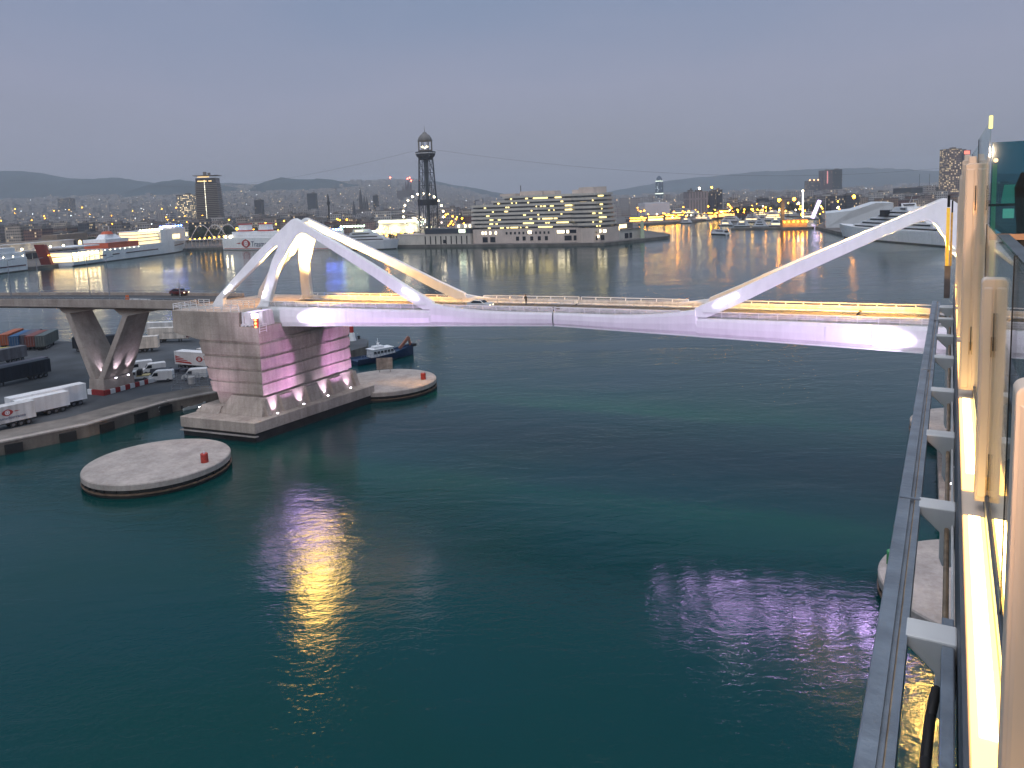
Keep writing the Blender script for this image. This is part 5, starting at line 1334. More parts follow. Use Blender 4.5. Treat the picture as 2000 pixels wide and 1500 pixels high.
for k in range(44):
    x = rn.uniform(1226, 1645); lamp_at(x, rn.uniform(403, 430) - max(0, x - 1300) * 0.03, rn.uniform(1000, 1250), rn.choice((0.5, 0.7, 0.9)), rn.choice((L_warm, L_orange, L_orange)), "small golden lamp along the far quay right of the mole", "golden lamps on the far quay")
for k in range(24):
    x = rn.uniform(370, 720); lamp_at(x, rn.uniform(428, 456), rn.uniform(880, 1050), rn.choice((0.45, 0.6)), rn.choice((L_warm, L_orange)), "small golden lamp among the trees behind the ferries", "golden lamps behind the ferries")
for k in range(34):
    x = rn.uniform(-10, 460); lamp_at(x, rn.uniform(405, 445), rn.uniform(950, 1300), rn.choice((0.35, 0.5)), rn.choice((L_warm, L_orange, L_cool)), "small street lamp among the old town houses", "small lamps in the old town")
for x, y, Y, r, m, lb in ((1568, 373, 1000, 1.2, L_white, "white lit top of the tall lamp column behind the marina"), (1560, 397, 980, 1.4, L_white, "bright white lamp below the tall lit column"), (1366, 368, 1400, 2.0, L_white, "bright white roof lamp on the grey tower by the inner harbour"),
                       (1390, 366, 1400, 1.6, L_warm, "warm roof lamp on the dark glass block"), (1876, 390, 700, 2.4, L_white, "bright white flood lamp behind the ship's mast"), (1732, 402, 900, 1.2, L_red, "red orange lamp behind the great yacht's stern")):
    lamp_at(x, y, Y, r, m, lb, "single bright lamps")
m_ = MB(); p = Q(1568, 400, 1000); m_.box((p.x, 1000, (GZ + p.z) / 2 + 10), (1.3, 1.3, p.z - GZ + 16)); tag(m_.build("light_column", lamp("light_column_glow", (0.95, 0.97, 1.0), 4.0)), "tall thin white glowing column behind the marina", "light column")
m_ = MB(); p = Q(1590, 400, 960); m_.beam((p.x - 2, 960, GZ + 2), (p.x + 7, 960, GZ + 24), 3.5, 3.5); tag(m_.build("leaning_sculpture", lamp("lilac_glow", (0.8, 0.65, 1.0), 2.0)), "leaning lilac lit sculpture behind the marina", "sculpture")

# ------------------------------------------------------------------ ships
def ferry(label, name, p0, p1, hull_h, beam, m_hull, spec, group="ferries berthed across the harbour", cut=0.0):
    """p0 = stern, p1 = bow on the waterline"""
    d = (p1 - p0); L = d.length; yaw = math.atan2(d.y, d.x)
    root = empty(name, (p0.x, p0.y, 0), yaw, label, "ferry" if name == "ferry" else "yacht", group)
    rings = []
    for t in ((0, 0.03, cut, cut + 0.004, 0.3, 0.6, 0.78, 0.9, 0.97, 1.0) if cut else (0, 0.03, 0.3, 0.6, 0.78, 0.9, 0.97, 1.0)):
        w = beam / 2 * (1 if t < 0.7 else max(0.03, 1 - ((t - 0.7) / 0.3) ** 1.8)); x = t * L; fl = 1.0 + (0.05 if t > 0.8 else 0)
        bx = x - (0.045 * L * ((t - 0.7) / 0.3) ** 2 if t > 0.7 else 0)
        sh_ = hull_h * (1 + 0.22 * max(0, t - 0.6) / 0.4)
        if cut and t <= cut: sh_ = 3.1
        rings.append([(x, -w * fl, sh_), (bx, -w * 0.96, 0.8), (bx, -w * 0.7, -1.5), (bx, w * 0.7, -1.5), (bx, w * 0.96, 0.8), (x, w * fl, sh_)])
    MB().loft(rings).build("hull", m_hull, root)
    wl3 = MB(); wl3.loft([[(r[1][0], r[1][1] * 1.012, 0.0), (r[1][0], r[1][1] * 1.016, 0.9), (r[4][0], r[4][1] * 1.016, 0.9), (r[4][0], r[4][1] * 1.012, 0.0)] for r in rings]); wl3.build("boot_topping", M_tide, root)
    spec(root, L, beam, hull_h); return root
M_fer = mat("ferry_white", (0.84, 0.85, 0.88), 0.4, 0.06, 0.1, streak=0.1)
M_forange = mat("ferry_orange_red", (0.60, 0.10, 0.03), 0.5, 0.1, 0.2)
L_deck = lamp("lit_deck", (1.0, 0.74, 0.34), 1.9); L_deckhot = lamp("lit_deck_lamps", (1.0, 0.86, 0.55), 40.0)
def lights_row(root, x0, x1, y, z, n, r, m, name="deck_lamp"):
    mb = MB()
    for k in range(n): mb.ball((x0 + (x1 - x0) * k / max(1, n - 1), y, z), r)
    mb.build(name, m, root)
def spec_a(r, L, B, H):
    y = -B / 2
    m_ = MB(); m_.b2((0.02 * L, -B / 2 + 1, 3.2), (0.2 * L, B / 2 - 1, 3.6)); m_.build("stern_deck", M_dirtyw, r)
    m_ = MB(); m_.b2((0.24 * L, y + .8, H), (0.47 * L, -y - .8, H + 4.6)); m_.b2((0.24 * L, y + .3, H + 4.61), (0.38 * L, -y - .3, H + 4.9)); m_.build("orange_house", M_forange, r)
    m_ = MB(); m_.b2((0.23 * L, y + 1.5, H + 4.9), (0.40 * L, -y - 1.5, H + 8.0)); m_.ext([(0.27 * L, -4, H + 8), (0.40 * L, -4, H + 8), (0.40 * L, 4, H + 8), (0.27 * L, 4, H + 8)], [(0.29 * L, -3, H + 12.0), (0.36 * L, -3, H + 12.0), (0.36 * L, 3, H + 12), (0.29 * L, 3, H + 12)]); m_.build("funnel_casing", M_fer, r)
    m_ = MB(); m_.lathe([(4.4, 0), (3.2, 2.4), (0.2, 2.6)], (0.325 * L, 0, H + 12.01), 14, sx=1.5); m_.build("funnel_top", M_forange, r); m_ = MB(); m_.tube((0.34 * L, 0, H + 14), (0.34 * L, 0, H + 19), 0.2, 6); m_.build("mast", M_fer, r)
    m_ = MB(); m_.b2((0.47 * L + .01, y + 1.0, H), (0.92 * L, -y - 1.0, H + 0.5))
    for k in range(4): m_.b2((0.47 * L + .01, y + 1.2 + k * .6, H + 3.0 * (k + 1)), ((0.93 - k * 0.03) * L, -y - 1.2 - k * .6, H + 3.0 * (k + 1) + 1.0))
    m_.b2((0.66 * L, y + 0.9, H + 0.5), (0.755 * L, -y - 0.9, H + 13)); m_.b2((0.90 * L, y + 3, H + 0.5), (0.945 * L, -y - 3, H + 9)); m_.build("deck_house", M_fer, r)
    m_ = MB()
    for k in range(4): m_.b2((0.475 * L, y + 2.2 + k * .6, H + 0.5 + 3.0 * k + (0.5 if k else 0)), (0.655 * L, -y - 2.2 - k * .6, H + 3.0 * (k + 1)))
    m_.build("lit_decks", L_deck, r)
    m_ = MB()
    for k in range(6): m_.box(((0.775 + 0.012 * k) * L, y + 1.1, H + 5.2), (0.9, 0.3, 4.6), rot=Matrix.Rotation(R(12), 3, 'Y'))
    for k in range(6): m_.box(((0.865 + 0.011 * k) * L, y + 2.2, H + 6.2), (1.2, 0.4, 3.4))
    m_.build("lit_windows", L_win, r)
    m_ = MB(); m_.b2((0.76 * L, y + 1.4, H + 0.6), (0.90 * L, -y - 1.4, H + 13.5)); m_.build("front_house", M_fer, r)
    lights_row(r, 0.5 * L, 0.68 * L, y + 2.0, H + 13.6, 8, 0.55, L_deckhot); lights_row(r, 0.69 * L, 0.80 * L, y + 2, H + 15.5, 5, 0.6, L_deckhot)
    lights_row(r, 0.76 * L, 0.96 * L, 0, H + 15.5, 8, 0.6, L_blue, "blue_lamp"); m_ = MB(); m_.b2((0.78 * L, -3, H + 13.5), (0.95 * L, 3, H + 14.6)); m_.tube((0.84 * L, 0, H + 14), (0.84 * L, 0, H + 21), 0.35, 6); m_.tube((0.86 * L, -6, H + 18), (0.86 * L, 6, H + 18), 0.2, 6); m_.build("bridge_roof", M_dirtyw, r)
    m_ = MB()
    for a, b in ((0.17, 0.215), (0.26, 0.31), (0.36, 0.62), (0.78, 0.90)): m_.b2((a * L, y * 1.003 - .05, 5.6), (b * L, y * 1.003 - .01, 6.5)) if a < .7 else m_.beam((a * L, y * 0.93, 7.6), (b * L, y * 0.62, 8.3), 0.2, 0.9)
    m_.build("dark_stripe", mat("maroon_stripe", (0.06, 0.02, 0.03), 0.5), r)
    lights_row(r, 0.21 * L, 0.46 * L, y - 0.1, H - 1.0, 8, 0.2, L_deckhot)
    m_ = MB()
    for k in range(3):
        m_.b2((0.005 * L, y + 1.2, 3.7 + k * 4.2), (0.175 * L, -y - 1.2, 6.6 + k * 4.2)) if k < 2 else None
    m_.build("lit_stern_decks", lamp("stern_deck_glow", (1.0, 0.78, 0.38), 2.2), r)
    m_ = MB()
    for k in range(3): m_.b2((0.0, y + .6, 6.61 + k * 4.2 - (3.4 if k == 0 else 0) + (0.0)), (0.18 * L, -y - .6, 7.5 + k * 4.2 - (3.9 if k == 0 else 0)))
    for k in range(6): m_.b2((k * 0.035 * L, y + .7, 3.6), (k * 0.035 * L + 0.9, y + 1.1, 12))
    m_.build("stern_frames", M_fer, r)
    lights_row(r, 0.01 * L, 0.16 * L, y + .3, 9.6, 6, 0.7, L_deckhot)
    m_ = MB(); m_.ext([(-6, -y - 9, 2.2), (-3, -y - 9, 2.2), (-3, -y, 2.2), (-6, -y, 2.2)], [(-12, -y - 9, 19), (-9, -y - 9, 18.6), (-9, -y, 18.6), (-12, -y, 19)]); m_.build("red_stern_ramp", mat("ramp_red", (0.25, 0.03, 0.02), 0.5, 0.2, 0.3), r)
    lights_row(r, -4, -9, -y - 9.4, 10, 3, 0.4, lamp("ramp_edge_orange", (1.0, 0.45, 0.05), 8.0))
ferry("white ferry with an orange red funnel house and brightly lit decks", "ferry", P(118, 521, 0), P(366, 489, 0), 11.5, 24, M_fer, spec_a, cut=0.19)
def spec_s(r, L, B, H):
    y = -B / 2
    m_ = MB(); m_.b2((0.0, y + 1, H), (0.55 * L, -y - 1, H + 4)); m_.b2((0.10 * L, y + 2, H + 4.01), (0.55 * L, -y - 2, H + 8)); m_.build("deck_house", M_fer, r)
    m_ = MB(); m_.b2((0.02 * L, y * 1.004 - .04, 4.0), (0.7 * L, y * 1.004, 5.0)); m_.b2((0.02 * L, -y * 1.004, 4.0), (0.7 * L, -y * 1.004 + .04, 5.0)); m_.build("dark_stripe", mat("maroon_stripe2", (0.06, 0.02, 0.04), 0.5), r)
    lights_row(r, 0.03 * L, 0.25 * L, -y - 1.5, H + 1.2, 3, 0.7, L_deckhot)
pS = P(32, 529, 0); pE = pS + (P(118, 521, 0) - P(366, 489, 0)).normalized() * 90
ferry("white stern of another ferry cut off by the left edge of the picture", "ferry", pS, pE, 10.5, 20, M_fer, spec_s)
def spec_b(r, L, B, H):
    y = -B / 2; s = -1
    m_ = MB(); m_.b2((0.25 * L, y + 1.5, H), (0.95 * L, -y - 1.5, H + 3.2)); m_.b2((0.3 * L, y + 3, H + 3.21), (0.92 * L, -y - 3, H + 6)); m_.build("deck_house", M_fer, r)
    for x in (0.80, 0.60):
        m_ = MB(); m_.ext([(x * L, -4, H + 6), (x * L + 14, -4, H + 6), (x * L + 14, 4, H + 6), (x * L, 4, H + 6)], [(x * L + 1, -3.4, H + 13), (x * L + 12.5, -3.4, H + 13), (x * L + 12.5, 3.4, H + 13), (x * L + 1, 3.4, H + 13)]); f = m_.build("funnel", M_w, r)
        m_ = MB(); m_.b2((x * L + .6, -3.8, H + 13.01), (x * L + 13, 3.8, H + 14.0)); m_.b2((x * L - .3, -4.2, H + 6.2), (x * L + 14.3, 4.2, H + 7.4)); m_.build("red_band", M_red, f)
    emblem((L * 0.765, -y * 1.0 + .06, 6.6), (-1, 0, 0), (0, 0, 1), 4.4, r, "emblem", -1)
    text_mesh("hull_lettering", "Trasmediterranea", 7.6, (L * 0.715, -y * 1.0 + .08, 3.6), (-1, 0, 0), (0, 0, 1), M_ink, r, 0.02, 0.02)
    lights_row(r, 0.92 * L, 0.97 * L, -y - 1, H + 1.0, 2, 1.0, L_deckhot)
    m_ = MB(); m_.b2((0.02 * L, -y * 1.004, 1.4), (0.985 * L, -y * 1.004 + .05, 1.9)); m_.build("red_waterline", M_red, r)
# berthed with its stern toward the left: local x runs from right to left so the seen side is +y
def box_ferry(label, p_l, p_r, H, B, spec):
    d = p_l - p_r; L = d.length
    root = empty("ferry", (p_r.x, p_r.y, 0), math.atan2(d.y, d.x), label, "ferry", "ferries berthed across the harbour")
    rings = []
    for t in (0, 0.04, 0.15, 0.3, 0.97, 1.0):
        w = B / 2 * (0.1 if t == 0 else 0.45 if t < .1 else 0.85 if t < .2 else 1); x = t * L
        rings.append([(x - (6 if t == 0 else 0), -w, H), (x, -w * .97, 0.6), (x, -w * .7, -1.5), (x, w * .7, -1.5), (x, w * .97, 0.6), (x - (6 if t == 0 else 0), w, H)])
    MB().loft(rings).build("hull", M_fer, root); spec(root, L, B, H); return root
pl, pr_ = P(453, 486.6, 0), P(662, 486.8, 0); off = Vector((0.5, -2, 0))
box_ferry("white ferry with a red emblem and large dark lettering on its hull", pl + off, pr_ + off, 12.5, 22, spec_b)
M_yacht = mat("yacht_grey_white", (0.52, 0.54, 0.58), 0.35, 0.06, 0.2)
def spec_y(levels, lit=0.0, paint=None, dark=True):
    def f(r, L, B, H):
        y = B / 2
        for k in range(levels):
            tp = 0.10 if levels < 6 else 0.065; x0, x1 = (0.10 + 0.05 * k) * L, (0.80 - tp * k) * L; h0 = H + k * 2.7
            m_ = MB(); w = y - 0.8 - k * 0.6
            m_.ext([(x0, -w, h0), (x1 + 3, -w * .6, h0), (x1 + 3, w * .6, h0), (x0, w, h0)], [(x0 + 1, -w, h0 + 2.69), (x1, -w * .6, h0 + 2.69), (x1, w * .6, h0 + 2.69), (x0 + 1, w, h0 + 2.69)]); m_.build("deck_house", paint or M_yacht, r)
            if dark:
                m_ = MB(); m_.ext([(x0 + 3, -w - .05, h0 + 0.9), (x1 - 2, -w * .64 - .05, h0 + 0.9), (x1 - 2, w * .64 + .05, h0 + 0.9), (x0 + 3, w + .05, h0 + 0.9)], [(x0 + 3, -w - .05, h0 + 1.9), (x1 - 2.5, -w * .64 - .05, h0 + 1.9), (x1 - 2.5, w * .64 + .05, h0 + 1.9), (x0 + 3, w + .05, h0 + 1.9)]); m_.build("window_band", L_win if random.random() < lit else M_glassdk, r)
        m_ = MB(); m_.tube((0.4 * L, 0, H + levels * 2.7), (0.38 * L, 0, H + levels * 2.7 + 5), 0.35, 6, 0, 0.12); m_.beam((0.36 * L, -2, H + levels * 2.7 + 2.4), (0.36 * L, 2, H + levels * 2.7 + 2.4), 0.6, 0.3); m_.build("mast", M_yacht, r)
    return f
yd = ferry("grey white yacht with blue and green white deck lights, behind the arch", "motor_yacht", P(668, 488, 0) + Vector((0, -6, 0)), P(782, 485, 0) + Vector((0, -6, 0)), 8.0, 15, M_yacht, spec_y(4, 0.2), "yachts in the harbour")
Ly = (P(782, 485, 0) - P(668, 488, 0)).length
lights_row(yd, 4, 26, -5, 22.0, 9, 0.7, L_green); lights_row(yd, -14, 2, 0, 19.5, 7, 0.8, L_blue, "blue_lamp")
m_ = MB(); m_.b2((-18, -4, 8), (3, 4, 18.8)); m_.build("stern_house", M_yacht, yd)
# brightly lit white ferry behind the café
lf = empty("ferry", Q(735, 462, 905), R(-6), "white ferry flooded with pale yellow light, left of the wheel", "ferry", "ferries berthed across the harbour"); lf.location.z = 0
m_ = MB(); m_.b2((0, 0, 0.5), (52, 16, 13)); m_.ext([(52, 0, .5), (66, 6, .5), (66, 10, .5), (52, 16, .5)], [(52, 0, 13), (70, 6, 14), (70, 10, 14), (52, 16, 13)]); m_.b2((3, 1, 13.01), (50, 15, 19)); m_.build("hull", mat("flooded_white", (0.75, 0.70, 0.55), 0.5, 0.1, 0.2), lf)
m_ = MB(); m_.b2((4, .9, 19.4), (46, 15, 22.2)); m_.build("lit_deck", lamp("pale_yellow_deck", (1.0, 0.95, 0.62), 2.0), lf); m_ = MB(); m_.b2((3, .8, 22.21), (47, 15.2, 23.2)); m_.b2((48, 2, 13.5), (58, 14, 20)); m_.build("deck_house", M_yacht, lf)
lights_row(lf, 4, 46, .4, 21, 14, 0.7, lamp("ferry_deck_lamp", (1.0, 1.0, 0.7), 9.0)); lights_row(lf, 50, 64, .2, 19.5, 4, 0.7, L_green); lights_row(lf, -16, -1, 1, 10, 8, 0.8, L_green)
m_ = MB(); m_.b2((-20, 1, .5), (-.1, 15, 9)); m_.build("stern_decks", mat("flooded_cream", (0.7, 0.64, 0.48), 0.5), lf)
for k in range(3): spot("ferry_flood", lf.matrix_basis @ Vector((5 + k * 18, -9, 16)), lf.matrix_basis @ Vector((5 + k * 18, 0, 8)), 16000, (1.0, 0.92, 0.6), 130, 1.0, 0.5)

# covered quay and arcaded customs hall at the left
aq = empty("arcaded_hall", P(20, 500, GZ) + Vector((-30, 95, 0)), R(84), "long old harbour hall with a row of lit arched windows, behind the red stern ramp", "harbour hall")
z0 = 0
m_ = MB(); m_.b2((-60, 0, 0), (150, 26, 10.5)); m_.b2((-60, 2, 10.51), (150, 26, 11.4)); m_.b2((40, 4, 11.4), (96, 24, 17)); m_.build("wall", mat("hall_sandstone", (0.23, 0.175, 0.13), 0.85, 0.2, 0.2), aq)
ar = [(3.2 * math.cos(math.pi * k / 8), 2.6 + 3.0 * math.sin(math.pi * k / 8)) for k in range(9)] + [(-3.2, 0.2), (3.2, 0.2)]
for k in range(17):
    x = -50 + k * 9.6
    m_ = MB(); m_.ext([(x + a, -0.15, b + 3.2) for a, b in ar], [(x + a, -0.02, b + 3.2) for a, b in ar]); m_.build("arch_window", (L_win if (k % 5 != 2) else M_glassdk) if k < 14 else M_glassdk, aq)
cq = empty("covered_walkway", (0, 0, 0), 0, "long low covered quay walkway with a pale roof, between the two ferries", "walkway")
a, b = P(366, 487, 0) + Vector((3, 6, 0)), P(456, 484.5, 0) + Vector((0, 8, 0))
m_ = MB(); m_.beam((a.x, a.y, 10.0), (b.x, b.y, 10.0), 9, 1.0); m_.build("roof", M_dirtyw, cq); m_ = MB()
for k in range(12): p = a.lerp(b, k / 11); m_.box((p.x, p.y, 6), (0.8, 0.8, 7.2))
m_.build("columns", M_pale, cq)
for k in range(3):
    p = a.lerp(b, 0.2 + 0.3 * k); bb = MB(); bb.path([(p.x - 14 + 28 * t / 10, p.y + 6, 9 + 17 * math.sin(math.pi * t / 10)) for t in range(11)], 0.35, 5); tag(bb.build("arch_hoop", M_dirtyw), ("thin pale hoop arch over the covered walkway, beside the white ferry's bow", "thin pale hoop arch, middle one over the covered walkway", "thin pale hoop arch next to the yellow lamp")[k], "arch", "hoop arches over the walkway")
tw = empty("quay_shed", (0, 0, 0), 0, "low quay shed with a pale roof edge and dark doorways behind the ferries' sterns", "shed")
a, b = P(-30, 523, 0) + Vector((-8, 30, 0)), P(150, 504, 0) + Vector((-22, 30, 0))
m_ = MB(); m_.beam((a.x, a.y, 10.5), (b.x, b.y, 10.5), 20, 1.2); m_.beam((a.x, a.y, 17.2), (b.x, b.y, 17.2), 9, 0.8); m_.build("roof", M_dirtyw, tw)
m_ = MB(); m_.beam((a.x, a.y, 6), (b.x, b.y, 6), 16, 7.6); m_.beam((a.x, a.y, 14), (b.x, b.y, 14), 7, 5.6); m_.build("wall", M_pale2, tw)
m_ = MB(); d = (b - a).normalized(); nn = Vector((d.y, -d.x, 0))
for k in range(9): p = a.lerp(b, 0.05 + k * 0.11) + nn * 8.05; m_.beam(p - d * 5 + Vector((0, 0, 5.5)), p + d * 5 + Vector((0, 0, 5.5)), 0.2, 5.5)
m_.build("doorways", M_glassdk, tw)
for k in range(4): p = a.lerp(b, 0.16 + k * 0.19) + nn * 11; o = globe(0.9, 9.5, L_white); o.location = (p.x, p.y, GZ); tag(o, "white quay lamp in front of the low shed at the left", "street lamp", "white lamps before the shed")

# ------------------------------------------------------------------ marina on the right
def yacht(label, x0, x1, y, lv, lit=0.3, B=None, H=None, dy=0):
    p0, p1 = P(x0, y, 0), P(x1, y + dy, 0); L = (p1 - p0).length
    return ferry(label, "motor_yacht", p0, p1, H or max(1.8, L * 0.085), B or L * 0.2, M_yacht, spec_y(lv, lit), "yachts in the harbour")
yl = [(1405, 1432, 441, 2, "white yacht at the left end of the marina's front row"), (1436, 1466, 443, 2, "white yacht, second from the left in the marina's front row"), (1470, 1502, 444, 3, "white yacht in the middle of the marina's front row"), (1500, 1536, 443, 3, "white yacht in the front row next to the orange lit control house"),
      (1410, 1448, 433, 2, "pale yacht in the marina's second row, left end"), (1452, 1492, 434, 3, "big pale yacht in the marina's second row"), (1490, 1540, 431, 4, "largest white yacht behind the marina's front row"), (1466, 1510, 425, 4, "tall white yacht in the back row of the marina"), (1515, 1562, 423, 4, "tall white yacht behind the orange tower"),
      (1330, 1352, 436, 2, "small lit yacht by the inner quay restaurants"), (1356, 1392, 431, 3, "long pale yacht along the inner quay"), (1312, 1372, 424, 3, "long low white yacht in front of the white shed"), (1566, 1600, 428, 3, "pale yacht right of the orange lit control house")]
for x0, x1, y, lv, lb in yl: yacht(lb, x0, x1, y, lv, 0.35)
# pontoon with orange lit control house and tower
pn = MB(); a, b = P(1436, 449, 0), P(1596, 447, 0); pn.beam((a.x, a.y + 10, 0.6), (b.x, b.y + 10, 0.6), 14, 2.4); tag(pn.build("pontoon", M_shorewall), "long grey pontoon in front of the marina yachts", "pontoon")
ch = empty("control_house", P(1562, 444, 1.8) + Vector((0, 12, 0)), R(-5), "orange lit marina control house with a slim orange tower", "control house")
M_or = mat("orange_lit_wall", (0.42, 0.26, 0.13), 0.7, 0.15, 0.3)
m_ = MB(); m_.b2((-13, 0, 0), (12, 10, 7)); m_.b2((-14, -1, 7.01), (13, 11, 7.6)); m_.build("wall", M_or, ch); m_ = MB(); m_.b2((-13, 6, 7.7), (-9.5, 9.5, 27)); m_.b2((-13.8, 5.2, 27), (-8.7, 10.3, 28)); m_.build("tower", M_or, ch)
m_ = MB()
for k in range(6): m_.ball((-11.5 + k * 4.6, -1.6, 5.6), 0.55)
m_.build("wall_lamps", L_orange, ch)
for k in range(3): p = ch.matrix_basis @ Vector((-9 + k * 9, -5, 6)); spot("house_lamp", p, p + Vector((0, 5, -2.0)), 2500, (1, 0.55, 0.12), 130, 1.0, 0.4)
p = ch.matrix_basis @ Vector((-11, 0, 10)); spot("house_lamp", p, p + Vector((0, 8, 12)), 5000, (1, 0.55, 0.12), 60, 1.0, 0.4)
# the moving motor boat
mbt = ferry("small white motor boat under way in open water off the mole's tip", "motor_yacht", P(1421, 459, 0), P(1388, 457.5, 0), 2.2, 4.6, M_w, spec_y(1, 0.0), "yachts in the harbour")
m_ = MB(); m_.b2((0.5, -1.2, 2.2), (4.0, 1.2, 4.2)); m_.build("stern_arch", M_black, mbt)
# great yacht on its yard, with a white shed
sh_ = empty("yacht_shed", P(1614, 448, GZ), R(-16), "big white sheeted shed with a sloping roof, left of the great yacht", "shed")
m_ = MB(); 
def PS(x, y, Y): return Q(x, y, Y)
A = [PS(1613, 448, 745), PS(1613, 417, 745), PS(1665, 411, 735), PS(1712, 396, 728), PS(1745, 396, 724), PS(1745, 455, 724)]
sh_.location = (0, 0, 0); sh_.rotation_euler = (0, 0, 0)
A = [Vector((v.x, v.y, GZ if k in (0, 5) else v.z)) for k, v in enumerate(A)]
m_.ext([tuple(v) for v in A], [tuple(v + Vector((30, 75, 0))) for v in A]); m_.build("wall", mat("white_sheeting", (0.62, 0.64, 0.66), 0.5, 0.08, 0.2), sh_)
gy = ferry("great white superyacht with dark window bands on the yard at the right", "motor_yacht", P(1905, 484, 0) + Vector((0, 6, 0)), P(1636, 463, 0) + Vector((4, 6, 0)), 9.0, 20, M_w, spec_y(7, 0.0, M_w), "yachts in the harbour")
Lg = (P(1905, 484, 0) - P(1636, 463, 0)).length
m_ = MB(); m_.b2((0.50 * Lg, 2, 18), (0.54 * Lg, 8.5, 23)); m_.build("dark_window", M_glassdk, gy)
spot("yard_flood", Vector((P(1700, 468, 0).x, P(1700, 468, 0).y - 6, 15)), P(1692, 445, 6) + Vector((0, 30, 0)), 36000, (1, 0.85, 0.6), 90, 1, 0.5)
o = globe(0.9, 11, L_warm); o.location = (P(1705, 466, 0) + Vector((0, 2, GZ))); tag(o, "warm lamp on the quay in front of the great yacht", "street lamp", "single bright lamps")
yw = MB(); a, b = P(1652, 461, 0), P(1950, 488, 0); yw.beam((a.x, a.y - 4, 0.9), (b.x, b.y - 4, 0.9), 6, 3.0); tag(yw.build("yard_quay", M_shorewall), "low stone quay wall in front of the great yacht", "quay wall")
ra = empty("mast_rack", P(1836, 470, GZ) + Vector((0, 6, 0)), R(-12), "rack of tall pale poles on the quay under the right arch", "rack")
m_ = MB()
for k in range(9): m_.tube((k * 1.3, 0, 0), (k * 1.3, 0, 14 + (k % 3)), 0.22, 5)
m_.build("poles", M_dirtyw, ra); MB().b2((-1, -1, 0), (12, 2, 0.8)).build("base", M_shorewall, ra)
# ------------------------------------------------------------------ town: landmark towers
def tower_box(name, label, cat, x0, x1, yt, Y, depth, m, extra=None, group=None, taper=1.0, rz=0.0):
    a, b = Q(x0, yt, Y), Q(x1, yt, Y); w = b.x - a.x; z = (a.z + b.z) / 2
    zb_ = hill_z(a.x, Y) - 1
    root = empty(name, ((a.x + b.x) / 2, Y + depth / 2, zb_), rz, label, cat, group)
    h = z - zb_
    mb = MB(); mb.box((0, 0, h / 2), (w, depth, h), taper=taper); mb.build("wall", m, root)
    rf = MB(); rf.box((0, 0, h + 0.45), (w * taper + 0.8, depth * taper + 0.8, 0.9)); rf.box((w * .15, 0, h + 2.2), (w * .3, depth * .3, 3.0)); rf.build("roof", M_roof, root)
    if extra: extra(root, w, depth, h)
    return root
# dark ribbed tower with the flared top
CY = 1320
cx = Q(405, 430, CY).x
ct_ = empty("office_tower", (cx, CY + 16, GZ), R(8), "dark ribbed office tower with a flared top and a vertical line of lights", "tower")
Zt = Q(403, 343, CY).z - GZ
m_band = mat("tower_spandrel", (0.17, 0.145, 0.125), 0.7, 0.1, 0.1)
prof = lambda z: 21.5 * (1 - 0.17 * min(1.0, z / 88)) + 1.6 * max(0, 1 - z / 28) ** 2
core = MB(); core.loft([[(prof(z) * .93 * i, prof(z) * .82 * j, z) for i, j in ((-1, -1), (1, -1), (1, 1), (-1, 1))] for z in (0, 15, 30, 60, 88, Zt - 4)]); core.build("glass_core", mat("tower_glass", (0.02, 0.02, 0.025), 0.25, 0.2, 0.2), ct_)
bd = MB(); n = 27
for k in range(n):
    z = 2 + k * (86.0 / n); w = prof(z); bd.box((0, 0, z + 0.85), (2 * w, 1.78 * w, 1.7))
bd.build("floor_band", m_band, ct_)
w = prof(88)
tpz = MB(); tpz.box((0, 0, 95.0), (2 * w * 0.93, 1.7 * w * .93, 1.6)); tpz.loft([[(i * w * .9, j * w * .8, 99.5) for i, j in ((-1, -1), (1, -1), (1, 1), (-1, 1))], [(i * w * 1.13, j * w * 1.0, Zt) for i, j in ((-1, -1), (1, -1), (1, 1), (-1, 1))], [(i * w * 1.13, j * w * 1.0, Zt + .8) for i, j in ((-1, -1), (1, -1), (1, 1), (-1, 1))]]); tpz.box((-4, 0, Zt + 4), (5, 5, 6)); tpz.box((3, 0, Zt + 3), (4, 4, 5)); tpz.build("flared_top", m_band, ct_)
lt = MB(); lt.box((-3.5, -w * .78, 97.6), (w * 1.05, 0.8, 1.6)); lt.box((-6, -w * .80, 90.4), (w * .85, 0.8, 1.6)); lt.box((7, -w * .80, 90.4), (w * .3, .8, 1.6)); lt.build("lit_top_windows", lamp("tower_top_light", (1.0, 0.66, 0.26), 1.6), ct_)
dl = MB(); rn = random.Random(5)
for k in range(46):
    z = 4 + k * 1.95; w = prof(z); dl.ball((-2.0 + 0.0, -w * .89 - .45, z), 0.42 if rn.random() < .7 else .6)
dl.build("vertical_lights", lamp("stair_lights", (1.0, 0.93, 0.70), 4.5), ct_)

G2 = "tall blocks among the far rooftops"
tower_box("office_tower", "dark slab tower standing alone among the far rooftops, above the arch's top", "tower", 599, 615, 378, 2300, 26, facade("slab_dark", (0.035, 0.045, 0.055), frac=0.01), group=G2)
tower_box("office_tower", "small dark slab tower left of the arch's top, low among the rooftops", "tower", 496, 509, 391, 1900, 24, facade("slab_dark2", (0.04, 0.042, 0.05), frac=0.02), group=G2)
tower_box("office_tower", "blunt grey blue block on the far left among hazy rooftops", "tower", 112, 135, 388, 3000, 40, M_fac["dark"], group=G2)
tower_box("office_tower", "dark narrow block right of the twin spired cathedral", "tower", 728, 737, 382, 2100, 18, M_fac["dark"], group=G2)
tower_box("office_block", "grey block with warm lit top floors left of the ribbed tower", "office block", 344, 372, 381, 1700, 30, facade("warm_lit_block", (0.2, 0.19, 0.18), frac=0.4, es=1.6), group=G2)
